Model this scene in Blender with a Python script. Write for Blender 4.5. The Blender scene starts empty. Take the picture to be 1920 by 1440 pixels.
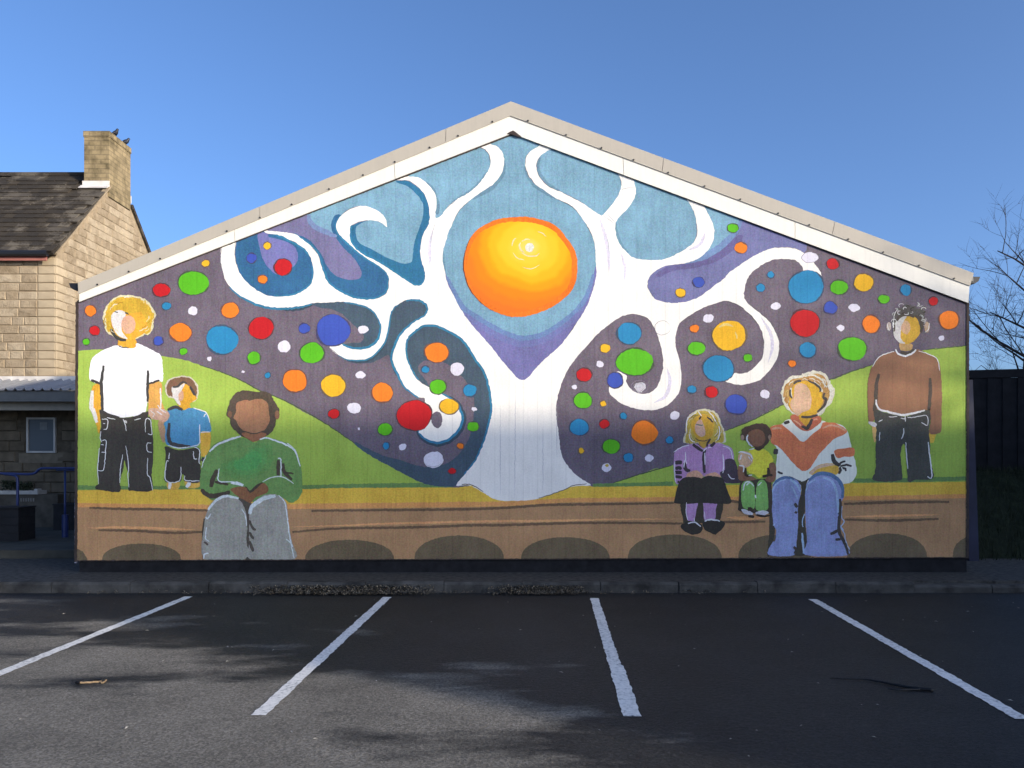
import bpy, bmesh, math, random
from mathutils import Vector, noise as mnoise

random.seed(7)
sc = bpy.context.scene
COL = sc.collection

# ------------------------------------------------------------------ camera
F, H, HOR = 1500.0, 1.6, 855.0          # focal length (px of a 1920 frame), eye height, horizon row
D = 10.15                               # distance of the hall's gable wall
cam = bpy.data.cameras.new('camera')
cam.sensor_width = 36.0
cam.lens = 36.0 * F / 1920.0
cam.shift_y = (HOR - 720.0) / 1920.0
cam.clip_start, cam.clip_end = 0.05, 3000.0
cam_ob = bpy.data.objects.new('camera', cam)
COL.objects.link(cam_ob)
cam_ob.location = (0, 0, H)
cam_ob.rotation_euler = (math.radians(90), 0, 0)
sc.camera = cam_ob

# ------------------------------------------------------------------ sky and sun
SUN_EL = math.radians(14.3)
SUN_AZ = math.atan2(0.82, -0.57)        # clockwise from +Y
world = bpy.data.worlds.new('World')
sc.world = world
world.use_nodes = True
wn = world.node_tree
for n in list(wn.nodes):
    wn.nodes.remove(n)
sky = wn.nodes.new('ShaderNodeTexSky')
sky.sky_type = 'NISHITA'
sky.sun_disc = False
sky.sun_elevation = SUN_EL
sky.sun_rotation = SUN_AZ
sky.air_density = 0.65
sky.dust_density = 3.0
sky.ozone_density = 4.5
bg = wn.nodes.new('ShaderNodeBackground')
bg.inputs['Strength'].default_value = 0.15
wo = wn.nodes.new('ShaderNodeOutputWorld')
wn.links.new(sky.outputs[0], bg.inputs[0])
wn.links.new(bg.outputs[0], wo.inputs[0])

sun = bpy.data.lights.new('sun', 'SUN')
sun.energy = 2.6
sun.angle = math.radians(0.9)
sun.color = (1.0, 0.87, 0.68)
sun_ob = bpy.data.objects.new('sun', sun)
COL.objects.link(sun_ob)
to_sun = Vector((math.sin(SUN_AZ) * math.cos(SUN_EL), math.cos(SUN_AZ) * math.cos(SUN_EL), math.sin(SUN_EL)))
sun_ob.rotation_euler = to_sun.to_track_quat('Z', 'Y').to_euler()
sun_ob.location = to_sun * 60

sc.view_settings.view_transform = 'Standard'
sc.view_settings.look = 'None'
sc.view_settings.gamma = 1.0
sc.view_settings.exposure = 1.0
sc.view_settings.use_curve_mapping = False
sc.cycles.use_denoising = True
sc.cycles.max_bounces = 6

# ------------------------------------------------------------------ helpers
def lin(c):
    return tuple((v / 255.0 / 12.92) if v / 255.0 <= 0.04045 else ((v / 255.0 + 0.055) / 1.055) ** 2.4 for v in c)

def at(px, py, depth):
    """pixel of the photograph at a given distance -> point in the place"""
    return Vector(((px - 960.0) * depth / F, depth, H + (HOR - py) * depth / F))

def gr(px, py, z=0.0):
    d = (H - z) * F / (py - HOR)
    return Vector(((px - 960.0) * d / F, d, z))

def link(o, parent=None):
    COL.objects.link(o)
    if parent is not None:
        o.parent = parent
    return o

def root_of(o):
    while o.parent is not None:
        o = o.parent
    return o

def empty(name, loc, label=None, cat=None, group=None, parent=None):
    e = bpy.data.objects.new(name, None)
    e.empty_display_size = 0.2
    if parent is None:
        e.location = loc
    link(e, parent)
    tag(e, label, cat, group)
    return e

def tag(o, label=None, cat=None, group=None, kind=None):
    if label: o['label'] = label
    if cat: o['category'] = cat
    if group: o['group'] = group
    if kind: o['kind'] = kind
    return o

def mesh(name, verts, faces, mats, parent=None, midx=None, smooth=False, loc=None):
    """one mesh object; verts in world coordinates, stored relative to the root's base"""
    base = Vector((0, 0, 0))
    if parent is not None:
        base = root_of(parent).location
    elif loc is not None:
        base = Vector(loc)
    me = bpy.data.meshes.new(name)
    me.from_pydata([Vector(v) - base for v in verts], [], faces)
    if not isinstance(mats, (list, tuple)):
        mats = [mats]
    for m in mats:
        me.materials.append(m)
    if midx:
        for p, i in zip(me.polygons, midx):
            p.material_index = i
    if smooth:
        for p in me.polygons:
            p.use_smooth = True
    me.update()
    o = bpy.data.objects.new(name, me)
    if parent is None and loc is not None:
        o.location = base
    return link(o, parent)

class MB:
    def __init__(s):
        s.v, s.f, s.m = [], [], []
    def add(s, verts, faces, mi=0):
        k = len(s.v)
        s.v += [Vector(v) for v in verts]
        s.f += [[i + k for i in f] for f in faces]
        s.m += [mi] * len(faces)
        return s
    def box(s, a, b, mi=0):
        x0, y0, z0 = a; x1, y1, z1 = b
        return s.add([(x0,y0,z0),(x1,y0,z0),(x1,y1,z0),(x0,y1,z0),(x0,y0,z1),(x1,y0,z1),(x1,y1,z1),(x0,y1,z1)],
                     [(0,3,2,1),(4,5,6,7),(0,1,5,4),(1,2,6,5),(2,3,7,6),(3,0,4,7)], mi)
    def prism(s, pts, off, mi=0):
        """planar polygon pts extruded by vector off"""
        n = len(pts)
        off = Vector(off)
        vs = [Vector(p) for p in pts] + [Vector(p) + off for p in pts]
        fs = [list(range(n)), list(range(2 * n - 1, n - 1, -1))]
        for i in range(n):
            j = (i + 1) % n
            fs.append([i, i + n, j + n, j])
        return s.add(vs, fs, mi)
    def tube(s, path, radii, n=6, mi=0, caps=True):
        path = [Vector(p) for p in path]
        if not isinstance(radii, (list, tuple)):
            radii = [radii] * len(path)
        k = len(s.v)
        up = Vector((0.13, 0.31, 0.94))
        for i, p in enumerate(path):
            t = (path[min(i + 1, len(path) - 1)] - path[max(i - 1, 0)]).normalized()
            a = t.cross(up)
            if a.length < 1e-3:
                a = t.cross(Vector((1, 0, 0)))
            a.normalize()
            b = t.cross(a)
            for q in range(n):
                w = 2 * math.pi * q / n
                s.v.append(p + (a * math.cos(w) + b * math.sin(w)) * radii[i])
        for i in range(len(path) - 1):
            for q in range(n):
                r = (q + 1) % n
                s.f.append([k + i * n + q, k + i * n + r, k + (i + 1) * n + r, k + (i + 1) * n + q])
                s.m.append(mi)
        if caps:
            s.f.append([k + q for q in range(n)][::-1]); s.m.append(mi)
            e = k + (len(path) - 1) * n
            s.f.append([e + q for q in range(n)]); s.m.append(mi)
        return s
    def build(s, name, mats, parent=None, smooth=False, loc=None):
        return mesh(name, s.v, s.f, mats, parent, s.m, smooth, loc)

# ------------------------------------------------------------------ materials
def new_mat(name):
    m = bpy.data.materials.new(name)
    m.use_nodes = True
    nt = m.node_tree
    b = nt.nodes['Principled BSDF']
    return m, nt, b

def node(nt, kind, **kw):
    n = nt.nodes.new(kind)
    for k, v in kw.items():
        if k in n.inputs.keys():
            n.inputs[k].default_value = v
        else:
            setattr(n, k, v)
    return n

def math_node(nt, op, a, b=None, c=None):
    n = nt.nodes.new('ShaderNodeMath')
    n.operation = op
    for i, v in enumerate((a, b, c)):
        if v is None: continue
        if isinstance(v, (int, float)):
            n.inputs[i].default_value = v
        else:
            nt.links.new(v, n.inputs[i])
    return n.outputs[0]

def ramp(nt, fac, stops):
    r = nt.nodes.new('ShaderNodeValToRGB')
    el = r.color_ramp.elements
    while len(el) < len(stops):
        el.new(0.5)
    for e, (p, c) in zip(el, stops):
        e.position = p
        e.color = tuple(c) + (1.0,) if len(c) == 3 else c
    nt.links.new(fac, r.inputs[0])
    return r.outputs[0]

def mix(nt, fac, a, b, mode='MIX'):
    n = nt.nodes.new('ShaderNodeMix')
    n.data_type = 'RGBA'
    n.blend_type = mode
    for sock, v in ((n.inputs[0], fac), (n.inputs[6], a), (n.inputs[7], b)):
        if isinstance(v, (int, float)):
            sock.default_value = v
        elif isinstance(v, tuple):
            sock.default_value = tuple(v) + (1.0,) if len(v) == 3 else v
        else:
            nt.links.new(v, sock)
    return n.outputs[2]

def position(nt, scale=None):
    g = nt.nodes.new('ShaderNodeNewGeometry')
    out = g.outputs['Position']
    if scale:
        mp = nt.nodes.new('ShaderNodeMapping')
        mp.inputs['Scale'].default_value = scale
        nt.links.new(out, mp.inputs[0])
        out = mp.outputs[0]
    return out

def noise(nt, vec, scale, detail=3.0, rough=0.55, out=0):
    n = nt.nodes.new('ShaderNodeTexNoise')
    n.inputs['Scale'].default_value = scale
    n.inputs['Detail'].default_value = detail
    n.inputs['Roughness'].default_value = rough
    nt.links.new(vec, n.inputs['Vector'])
    return n.outputs[out]

def bump(nt, bsdf, height, strength, dist=0.02):
    b = nt.nodes.new('ShaderNodeBump')
    b.inputs['Strength'].default_value = strength
    b.inputs['Distance'].default_value = dist
    nt.links.new(height, b.inputs['Height'])
    nt.links.new(b.outputs[0], bsdf.inputs['Normal'])

def simple(name, rgb, rough=0.7, var=0.12, scale=8.0, spec=0.3, metal=0.0, bmp=0.0, bscale=60.0):
    """linear base colour with gentle mottling"""
    m, nt, b = new_mat(name)
    pos = position(nt)
    n1 = noise(nt, pos, scale, 4.0)
    c = ramp(nt, n1, [(0.3, tuple(v * (1 - var) for v in rgb)), (0.7, tuple(min(1, v * (1 + var)) for v in rgb))])
    nt.links.new(c, b.inputs['Base Color'])
    b.inputs['Roughness'].default_value = rough
    b.inputs['Specular IOR Level'].default_value = spec
    b.inputs['Metallic'].default_value = metal
    if bmp > 0:
        bump(nt, b, noise(nt, pos, bscale, 3.0), bmp, 0.01)
    return m

PAINTS = {}
def paint(rgb, k=0.72, var=0.15, name='mural_paint'):
    """wall paint of the mural: colour, brushy mottling, paper grain, the sheeting's faint seams"""
    key = (tuple(rgb), k, var)
    if key in PAINTS:
        return PAINTS[key]
    m, nt, b = new_mat(name)
    base = tuple(min(0.86, v * k) for v in lin(rgb))
    pos = position(nt)
    streak = position(nt, (9.0, 1.0, 1.2))
    n1 = noise(nt, pos, 2.6, 4.0, 0.6)
    n2 = noise(nt, pos, 48.0, 3.0, 0.75)
    n3 = noise(nt, streak, 3.4, 3.0)
    f = math_node(nt, 'ADD', math_node(nt, 'MULTIPLY', n1, 0.34), math_node(nt, 'MULTIPLY', n2, 0.46))
    f = math_node(nt, 'ADD', f, math_node(nt, 'MULTIPLY', n3, 0.20))
    lo = tuple(v * (1 - var * 2.0) for v in base)
    hi = tuple(min(0.92, v * (1 + var * 2.0)) for v in base)
    c = ramp(nt, f, [(0.36, lo), (0.64, hi)])
    # coloured flecks of the brushed paint
    fl = noise(nt, pos, 34.0, 2.0, 0.7, out=1)
    c = mix(nt, min(0.5, var * 2.2), c, fl, 'SOFT_LIGHT')
    # sheeting: a groove every 0.18 m coloured a little darker
    sx = nt.nodes.new('ShaderNodeSeparateXYZ')
    nt.links.new(pos, sx.inputs[0])
    pp = math_node(nt, 'PINGPONG', math_node(nt, 'ADD', sx.outputs[0], 0.037), 0.09)
    mr = nt.nodes.new('ShaderNodeMapRange')
    mr.interpolation_type = 'SMOOTHSTEP'
    nt.links.new(pp, mr.inputs[0])
    mr.inputs[1].default_value = 0.002; mr.inputs[2].default_value = 0.010
    mr.inputs[3].default_value = 0.91; mr.inputs[4].default_value = 1.0
    gv = nt.nodes.new('ShaderNodeCombineColor')
    for q in range(3): nt.links.new(mr.outputs[0], gv.inputs[q])
    c = mix(nt, 1.0, c, gv.outputs[0], 'MULTIPLY')
    nt.links.new(c, b.inputs['Base Color'])
    b.inputs['Roughness'].default_value = 0.72
    b.inputs['Specular IOR Level'].default_value = 0.18
    h = math_node(nt, 'ADD', math_node(nt, 'MULTIPLY', mr.outputs[0], 2.0), math_node(nt, 'MULTIPLY', n2, 0.5))
    bump(nt, b, h, 0.22, 0.005)
    PAINTS[key] = m
    return m

# ------------------------------------------------------------------ ground
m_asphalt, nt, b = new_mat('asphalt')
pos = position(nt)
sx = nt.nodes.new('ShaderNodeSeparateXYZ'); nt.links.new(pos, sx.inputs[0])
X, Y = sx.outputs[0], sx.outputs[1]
v = math_node(nt, 'ADD', math_node(nt, 'MULTIPLY', X, 0.417), math_node(nt, 'MULTIPLY', math_node(nt, 'SUBTRACT', Y, 5.05), 0.909))  # distance from the shadow edge; mask paints sunlight and shade in with dryness
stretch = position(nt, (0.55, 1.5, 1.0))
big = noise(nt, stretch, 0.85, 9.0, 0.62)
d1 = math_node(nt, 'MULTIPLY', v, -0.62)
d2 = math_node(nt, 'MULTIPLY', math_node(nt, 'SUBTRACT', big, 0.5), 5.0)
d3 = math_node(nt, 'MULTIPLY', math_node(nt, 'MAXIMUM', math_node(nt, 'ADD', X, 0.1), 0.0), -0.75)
dry_lit = math_node(nt, 'ADD', math_node(nt, 'ADD', d1, d2), math_node(nt, 'ADD', d3, 0.60))
dry_lit = math_node(nt, 'ADD', math_node(nt, 'MULTIPLY', math_node(nt, 'SUBTRACT', dry_lit, 0.5), 1.7), 0.5)
dry_lit_fac = nt.nodes.new('ShaderNodeClamp'); nt.links.new(dry_lit, dry_lit_fac.inputs[0])
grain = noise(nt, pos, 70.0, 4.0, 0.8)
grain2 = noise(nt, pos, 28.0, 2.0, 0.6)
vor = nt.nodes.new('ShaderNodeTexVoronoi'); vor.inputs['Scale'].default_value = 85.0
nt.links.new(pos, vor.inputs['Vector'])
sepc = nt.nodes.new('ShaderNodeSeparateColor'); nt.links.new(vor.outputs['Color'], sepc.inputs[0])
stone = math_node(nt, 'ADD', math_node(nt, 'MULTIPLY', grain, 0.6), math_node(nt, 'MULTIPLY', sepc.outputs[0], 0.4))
dry_lit_col = ramp(nt, stone, [(0.22, (0.090, 0.081, 0.067)), (0.5, (0.158, 0.144, 0.120)), (0.78, (0.26, 0.238, 0.20))])
damp_shade_col = ramp(nt, stone, [(0.25, (0.009, 0.0092, 0.0095)), (0.6, (0.022, 0.0225, 0.023)), (0.85, (0.048, 0.049, 0.05))])
col = mix(nt, dry_lit_fac.outputs[0], damp_shade_col, dry_lit_col)
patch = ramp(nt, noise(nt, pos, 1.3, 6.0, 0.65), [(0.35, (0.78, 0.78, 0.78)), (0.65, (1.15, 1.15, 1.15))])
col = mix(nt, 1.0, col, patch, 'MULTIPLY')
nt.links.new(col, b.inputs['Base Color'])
rr = nt.nodes.new('ShaderNodeMapRange'); nt.links.new(dry_lit_fac.outputs[0], rr.inputs[0])
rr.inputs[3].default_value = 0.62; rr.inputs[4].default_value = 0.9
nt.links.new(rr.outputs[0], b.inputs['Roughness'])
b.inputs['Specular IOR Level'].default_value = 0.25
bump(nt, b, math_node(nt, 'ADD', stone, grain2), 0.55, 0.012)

m_pave = simple('footway_tarmac', (0.055, 0.052, 0.047), 0.9, 0.6, 16.0, 0.2, bmp=0.5, bscale=90)
m_kerb = simple('kerb_concrete', (0.060, 0.057, 0.052), 0.9, 0.55, 5.0, 0.2, bmp=0.7, bscale=45)
m_conc = simple('ramp_concrete', (0.062, 0.059, 0.048), 0.9, 0.3, 3.0, 0.2, bmp=0.3, bscale=50)

m_line, nt, b = new_mat('road_marking_paint')
pos = position(nt)
w1 = noise(nt, pos, 30.0, 5.0, 0.7)
w2 = noise(nt, pos, 2.2, 3.0)
wear = math_node(nt, 'ADD', w1, math_node(nt, 'MULTIPLY', w2, 0.35))
c = ramp(nt, wear, [(0.46, (0.06, 0.06, 0.06)), (0.53, (0.40, 0.40, 0.39)), (0.66, (0.66, 0.65, 0.62)), (0.88, (0.80, 0.78, 0.74))])
nt.links.new(c, b.inputs['Base Color'])
b.inputs['Roughness'].default_value = 0.8
bump(nt, b, noise(nt, pos, 90.0, 2.0), 0.35, 0.006)

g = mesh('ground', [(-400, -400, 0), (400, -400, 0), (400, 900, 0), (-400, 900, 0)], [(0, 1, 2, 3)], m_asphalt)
tag(g, 'dark damp tarmac of the car park, its colour lightened along the sunlit lower left', kind='structure')

# footway in front of the hall, with its kerb stones
KY = 9.34
PAVE = 0.125
fw = MB().box((-14, KY + 0.125, -0.05), (16, 11.5, PAVE))
footway = fw.build('footway', m_pave)
tag(footway, 'narrow grey tarmac footway along the foot of the mural wall', kind='structure')
x = -9.03
i = 0
while x < 12.5:
    L = 0.915
    top = PAVE + 0.004
    if 3.9 < x < 6.2: top = PAVE - 0.03
    a, c_ = x + 0.004, x + L - 0.004
    jy = random.uniform(-0.012, 0.012)
    top += random.uniform(-0.008, 0.006)
    y0, y1 = KY + jy, KY + 0.123
    ch = 0.018
    prof = [(y0, -0.05), (y0, top - ch * 1.6), (y0 + ch, top), (y1, top), (y1, -0.05)]
    mbk = MB().prism([(a, p, q) for p, q in prof][::-1], (c_ - a, 0, 0))
    mbk.build('kerb_stone', m_kerb, footway)
    x += L
    i += 1

# parking bay lines
def bay_line(p_far, p_near, label, step=None, w=0.095):
    a, c_ = gr(*p_far), gr(*p_near)
    n = 90
    d = (c_ - a).normalized()
    side = Vector((-d.y, d.x, 0))
    vs, fs = [], []
    for i in range(n + 1):
        t = i / n
        p = a.lerp(c_, t)
        wl = w / 2 + random.uniform(-0.006, 0.006)
        wr = w / 2 + random.uniform(-0.006, 0.006)
        if step and t > step: wr += 0.016
        vs += [(p + side * wr) + Vector((0, 0, 0.004)), (p - side * wl) + Vector((0, 0, 0.004))]
    for i in range(n):
        fs.append((2 * i, 2 * i + 1, 2 * i + 3, 2 * i + 2))
    o = mesh('bay_line', vs, fs, m_line)
    tag(o, label, 'road marking', 'white lines between the parking bays')
    o['kind'] = 'structure'
    return o
bay_line((354, 1119), (-330, 1397), 'white bay line reaching from the kerb to the sunlit left edge of the car park')
bay_line((726, 1120), (484, 1342), 'white bay line slanting left, its near end lying in sunlight')
bay_line((1114, 1122), (1183, 1344), 'white bay line nearest to upright, stepped wider towards its near end', step=0.70)
bay_line((1524, 1124), (1918, 1349), 'white bay line slanting right past the dark fallen branch')

# ------------------------------------------------------------------ the hall
def streaked(name, rgb, rough, var):
    m, nt, b = new_mat(name)
    n1 = noise(nt, position(nt, (14.0, 1.0, 0.9)), 1.6, 4.0, 0.6)
    n2 = noise(nt, position(nt), 9.0, 4.0, 0.65)
    f = math_node(nt, 'ADD', math_node(nt, 'MULTIPLY', n1, 0.6), math_node(nt, 'MULTIPLY', n2, 0.4))
    c = ramp(nt, f, [(0.30, tuple(v * (1 - var) for v in rgb)), (0.52, rgb), (0.75, tuple(min(0.9, v * (1 + var * 0.3)) for v in rgb))])
    nt.links.new(c, b.inputs['Base Color'])
    b.inputs['Roughness'].default_value = rough
    bump(nt, b, noise(nt, position(nt), 2.2, 2.0), 0.08, 0.05)
    return m
m_white = streaked('white_fascia', (0.78, 0.75, 0.67), 0.5, 0.08)
m_cap = streaked('beige_metal_capping', (0.44, 0.395, 0.325), 0.5, 0.07)
m_roof = simple('roof_sheet', (0.30, 0.29, 0.27), 0.6, 0.1, 2.0)
m_plinth = simple('dark_brick_plinth', (0.013, 0.013, 0.015), 0.85, 0.4, 9.0, 0.2, bmp=0.4, bscale=14)
m_hallwall = simple('hall_render', (0.30, 0.29, 0.28), 0.85, 0.1, 3.0)
m_black = simple('black_plastic', (0.012, 0.012, 0.014), 0.4, 0.1, 5.0, 0.5)
m_trim = simple('brown_trim', (0.050, 0.036, 0.031), 0.7, 0.3, 12.0, 0.25)
m_navy = simple('navy_board', (0.016, 0.020, 0.048), 0.6, 0.2, 4.0, 0.3)
m_screw = simple('screw_head', (0.05, 0.045, 0.04), 0.4, 0.1, 9.0, 0.5, metal=0.6)

hall = empty('hall', (0, D + 0.2, 0.0), 'wide low gabled hall with white barge boards carrying the painted mural', 'building')
Lx, Rx = at(146, 0, D).x, at(1814, 0, D).x
zL, zR, zA = at(0, 566, D).z, at(0, 568, D).z, at(0, 250, D).z
ax = at(963, 0, D).x
# masonry body
bw = [(Lx + 0.01, D + 0.06, PAVE), (Rx - 0.01, D + 0.06, PAVE), (Rx - 0.01, D + 0.06, zR + 0.1), (ax, D + 0.06, zA + 0.15), (Lx + 0.01, D + 0.06, zL + 0.1)]
MB().prism(bw, (0, 20, 0)).build('wall', m_hallwall, hall)
MB().box((Lx + 0.012, D + 0.012, PAVE - 0.01), (Rx - 0.004, D + 0.058, at(0, 1049, D).z + 0.02)).build('plinth', m_plinth, hall)
# barge boards (white) and metal verge capping (beige), each in its sheets
def slope_piece(p0, p1, q0, q1, depth, thick):
    """quad between lower edge p0->p1 and upper edge q0->q1 (pixels), thickness into the wall"""
    return MB().prism([at(*p0, depth), at(*p1, depth), at(*q1, depth), at(*q0, depth)], (0, thick, 0))
def lerp2(a, b, t): return (a[0] + (b[0] - a[0]) * t, a[1] + (b[1] - a[1]) * t)
dF, dC = D - 0.030, D - 0.042
low_l, low_a, low_r = (148, 566), (960, 250), (1816, 568)
mid_l, mid_a, mid_r = (149, 549), (957, 215), (1818, 534)
top_l, top_a, top_r = (146, 530), (958, 190), (1826, 512)
def run(lo, hi, cuts, depth, thick, name, mat, gap=0.0005):
    (l0, l1), (h0, h1) = lo, hi
    cs = [0.0] + cuts + [1.0]
    for a_, b_ in zip(cs[:-1], cs[1:]):
        ta, tb = a_ + (gap if a_ > 0 else 0), b_ - (gap if b_ < 1 else 0)
        slope_piece(lerp2(l0, l1, ta), lerp2(l0, l1, tb), lerp2(h0, h1, ta), lerp2(h0, h1, tb), depth, thick).build(name, mat, hall)
run((low_l, low_a), (mid_l, mid_a), [0.36, 0.73], dF, 0.028, 'barge_board', m_white)
run((low_a, low_r), (mid_a, mid_r), [0.245, 0.62], dF, 0.028, 'barge_board', m_white)
mid_lx, mid_ax, mid_rx = (147, 551), (957, 217), (1819, 536)
run((mid_lx, mid_ax), (top_l, top_a), [0.42, 0.85], dC, 0.011, 'verge_cap', m_cap)
run((mid_ax, mid_rx), (top_a, top_r), [0.33, 0.70], dC, 0.011, 'verge_cap', m_cap)
# roof slopes behind the capping, running back
for (a_, b_) in ((top_l, top_a), (top_a, top_r)):
    p, q = at(a_[0], a_[1] + 2.0, dC), at(b_[0], b_[1] + 2.0, dC)
    dn = Vector((0, 0, -0.09))
    mb = MB().prism([p + Vector((0, 0.013, 0)), q + Vector((0, 0.013, 0)), q + dn + Vector((0, 0.013, 0)), p + dn + Vector((0, 0.013, 0))][::-1], (0, 20.2, 0))
    mb.build('roof', m_roof, hall)
MB().prism([at(950, 251, dF - 0.004), at(956, 247, dF - 0.004), at(962, 244.5, dF - 0.004), at(966, 247, dF - 0.004), at(971, 251, dF - 0.004), at(978, 256, dF - 0.004), at(972, 257, dF - 0.004), at(962, 252.5, dF - 0.004)][::-1], (0, 0.006, 0)).build('ridge_plate', m_trim, hall)
# screws along the capping
def screw_row(a_, b_, n):
    for i in range(n):
        p = at(*lerp2(a_, b_, (i + 0.5 + random.uniform(-0.08, 0.08)) / n), dC)
        p.z += 0.018
        mb = MB().tube([p + Vector((0, -0.010, 0)), p + Vector((0, 0.006, 0))], [0.011, 0.013], 8)
        mb.build('screw', m_screw, hall)
screw_row(mid_lx, mid_ax, 13)
screw_row(mid_ax, mid_rx, 13)
# gutters ends at both eaves
for (px, py, sgn) in ((146, 536, -1), (1821, 524, 1)):
    p = at(px, py, D)
    prof = [(0.0, 0.035), (0.115 * sgn, 0.035), (0.095 * sgn, -0.02), (0.05 * sgn, -0.05), (0.0, -0.05)]
    pts = [p + Vector((u, 0.0, w_)) for u, w_ in prof]
    if sgn > 0: pts = pts[::-1]
    MB().prism(pts[::-1], (0, 20, 0)).build('gutter', m_black, hall)
# raking navy board at the right corner
mb = MB().prism([at(1817, 712, D + 0.07), at(1824, 712, D + 0.07), at(1836, 1052, D + 0.07), at(1817, 1052, D + 0.07)][::-1], (0, 0.3, 0))
mb.build('corner_board', m_navy, hall)
# thin pale edge strip at the left corner
MB().prism([at(139.5, 935, D + 0.02), at(143, 935, D + 0.02), at(143, 1056, D + 0.02), at(139.5, 1056, D + 0.02)][::-1], (0, 0.03, 0)).build('corner_strip', simple('pale_strip', (0.3, 0.3, 0.38), 0.6), hall)

# ------------------------------------------------------------------ the mural
mural = empty('mural', (0, D, at(0, 1050, D).z), 'huge painted mural of a white tree, glowing orange sun, coloured dots and seated people', 'mural')
LAY = 0.00022
def layer_y(k): return D - 0.003 - k * LAY
COAT = [0]
def coat(k):
    """no two coats of paint in exactly one plane"""
    COAT[0] += 1
    return k + (COAT[0] % 20) * 0.045

def catmull(pts, closed=True, sub=4):
    n = len(pts)
    out = []
    rng = range(n) if closed else range(n - 1)
    for i in rng:
        if closed:
            p0, p1, p2, p3 = pts[(i - 1) % n], pts[i], pts[(i + 1) % n], pts[(i + 2) % n]
        else:
            p0, p1, p2, p3 = pts[max(i - 1, 0)], pts[i], pts[i + 1], pts[min(i + 2, n - 1)]
        for s in range(sub):
            t = s / sub
            t2, t3 = t * t, t * t * t
            r = []
            for k in range(2):
                r.append(0.5 * (2 * p1[k] + (p2[k] - p0[k]) * t + (2 * p0[k] - 5 * p1[k] + 4 * p2[k] - p3[k]) * t2 + (3 * p1[k] - p0[k] - 3 * p2[k] + p3[k]) * t3))
            out.append(tuple(r))
    if not closed:
        out.append(tuple(pts[-1]))
    return out

def wobble(pts, amp):
    if amp <= 0: return pts
    out = []
    dense = []
    for i, p in enumerate(pts):
        dense.append(p)
        if i + 1 < len(pts):
            q_ = pts[i + 1]
            dd = math.hypot(q_[0] - p[0], q_[1] - p[1])
            m_ = min(60, int(dd / 3.0))
            for j in range(1, m_):
                dense.append((p[0] + (q_[0] - p[0]) * j / m_, p[1] + (q_[1] - p[1]) * j / m_))
    pts = dense
    for (x, y) in pts:
        q = Vector((x * 0.23, y * 0.23, 3.1))
        q2 = Vector((x * 0.71, y * 0.71, 7.7))
        out.append((x + mnoise.noise(q) * amp + mnoise.noise(q2) * 0.75, y + mnoise.noise(q + Vector((17, 5, 2))) * amp + mnoise.noise(q2 + Vector((9, 3, 1))) * 0.75))
    return out

def orient(pts):
    a = sum(pts[i][0] * pts[(i + 1) % len(pts)][1] - pts[(i + 1) % len(pts)][0] * pts[i][1] for i in range(len(pts)))
    return pts if a < 0 else pts[::-1]          # pixel y is downward: keep normals towards the viewer

def on_wall(pts, k):
    y = layer_y(k)
    return [(((p[0] - 960.0) * D / F), y, H + (HOR - p[1]) * D / F) for p in pts]

def poly(name, pts, rgb, k, parent=None, smooth=True, amp=0.9, kk=0.72, var=0.15, mat=None, sub=4):
    k = coat(k)
    p = catmull(pts, True, sub) if smooth else list(pts)
    p = orient(wobble(p, amp))
    p = [(min(1813.0, max(144.0, a_)), min(1050.5 - (a_ - 143) * 0.0036, b_)) for a_, b_ in p]
    return mesh(name, on_wall(p, k), [list(range(len(p)))], mat or paint(rgb, kk, var), parent or mural)

def stroke_geo(mb, pts, w, k, taper=0.35, mi=0, sub=4):
    """a brush line as a ribbon on the wall; w in pixels"""
    p = wobble(catmull(pts, False, sub), 0.8)
    n = len(p)
    L, R = [], []
    for i in range(n):
        a_, b_ = p[max(i - 1, 0)], p[min(i + 1, n - 1)]
        dx, dy = b_[0] - a_[0], b_[1] - a_[1]
        l = math.hypot(dx, dy) or 1.0
        nx, ny = -dy / l, dx / l
        t = i / (n - 1)
        ww = w * (1 - taper * abs(2 * t - 1) ** 2.5) * 0.5 * (1 + 0.22 * mnoise.noise(Vector((p[i][0] * 0.31, p[i][1] * 0.31, 9.0))))
        L.append((p[i][0] + nx * ww, p[i][1] + ny * ww)); R.append((p[i][0] - nx * ww, p[i][1] - ny * ww))
    vs = on_wall(L + R, k)
    mb.add(vs, [(i, i + 1, n + i + 1, n + i) for i in range(n - 1)], mi)

def strokes(name, lines, rgb, k, parent=None, kk=0.72, taper=0.35):
    for w, pts in lines:
        mb = MB()
        stroke_geo(mb, pts, w, coat(k), taper)
        mb.build(name, paint(rgb, kk), parent or mural)

def T(x0, y0, pts, s=6.4):
    return [(x0 + u / s, y0 + v_ / s) for u, v_ in pts]

def ell(cx, cy, rx, ry, n=26, irr=0.05, seed=None):
    rnd = random.Random(seed if seed is not None else int(cx * 31 + cy * 17))
    ph = [rnd.uniform(0, 6.28) for _ in range(4)]
    am = [rnd.uniform(0.2, 1.0) * irr / (1 + i * 0.6) for i in range(4)]
    out = []
    for i in range(n):
        a_ = 2 * math.pi * i / n
        r = 1 + sum(am[j] * math.sin((j + 2) * a_ + ph[j]) for j in range(4))
        out.append((cx + rx * r * math.cos(a_), cy + ry * r * math.sin(a_)))
    return out

PURPLE = (122, 111, 124)
# board carrying the picture
edge = [(146, 566), (963, 247), (1814, 568), (1813, 1046), (960, 1049), (143, 1052)]
board_mb = MB().prism([Vector(p) for p in on_wall(edge[::-1], 0)], (0, 0.03, 0))
board_mb.build('board', paint(PURPLE, 0.74, 0.16), mural)
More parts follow.
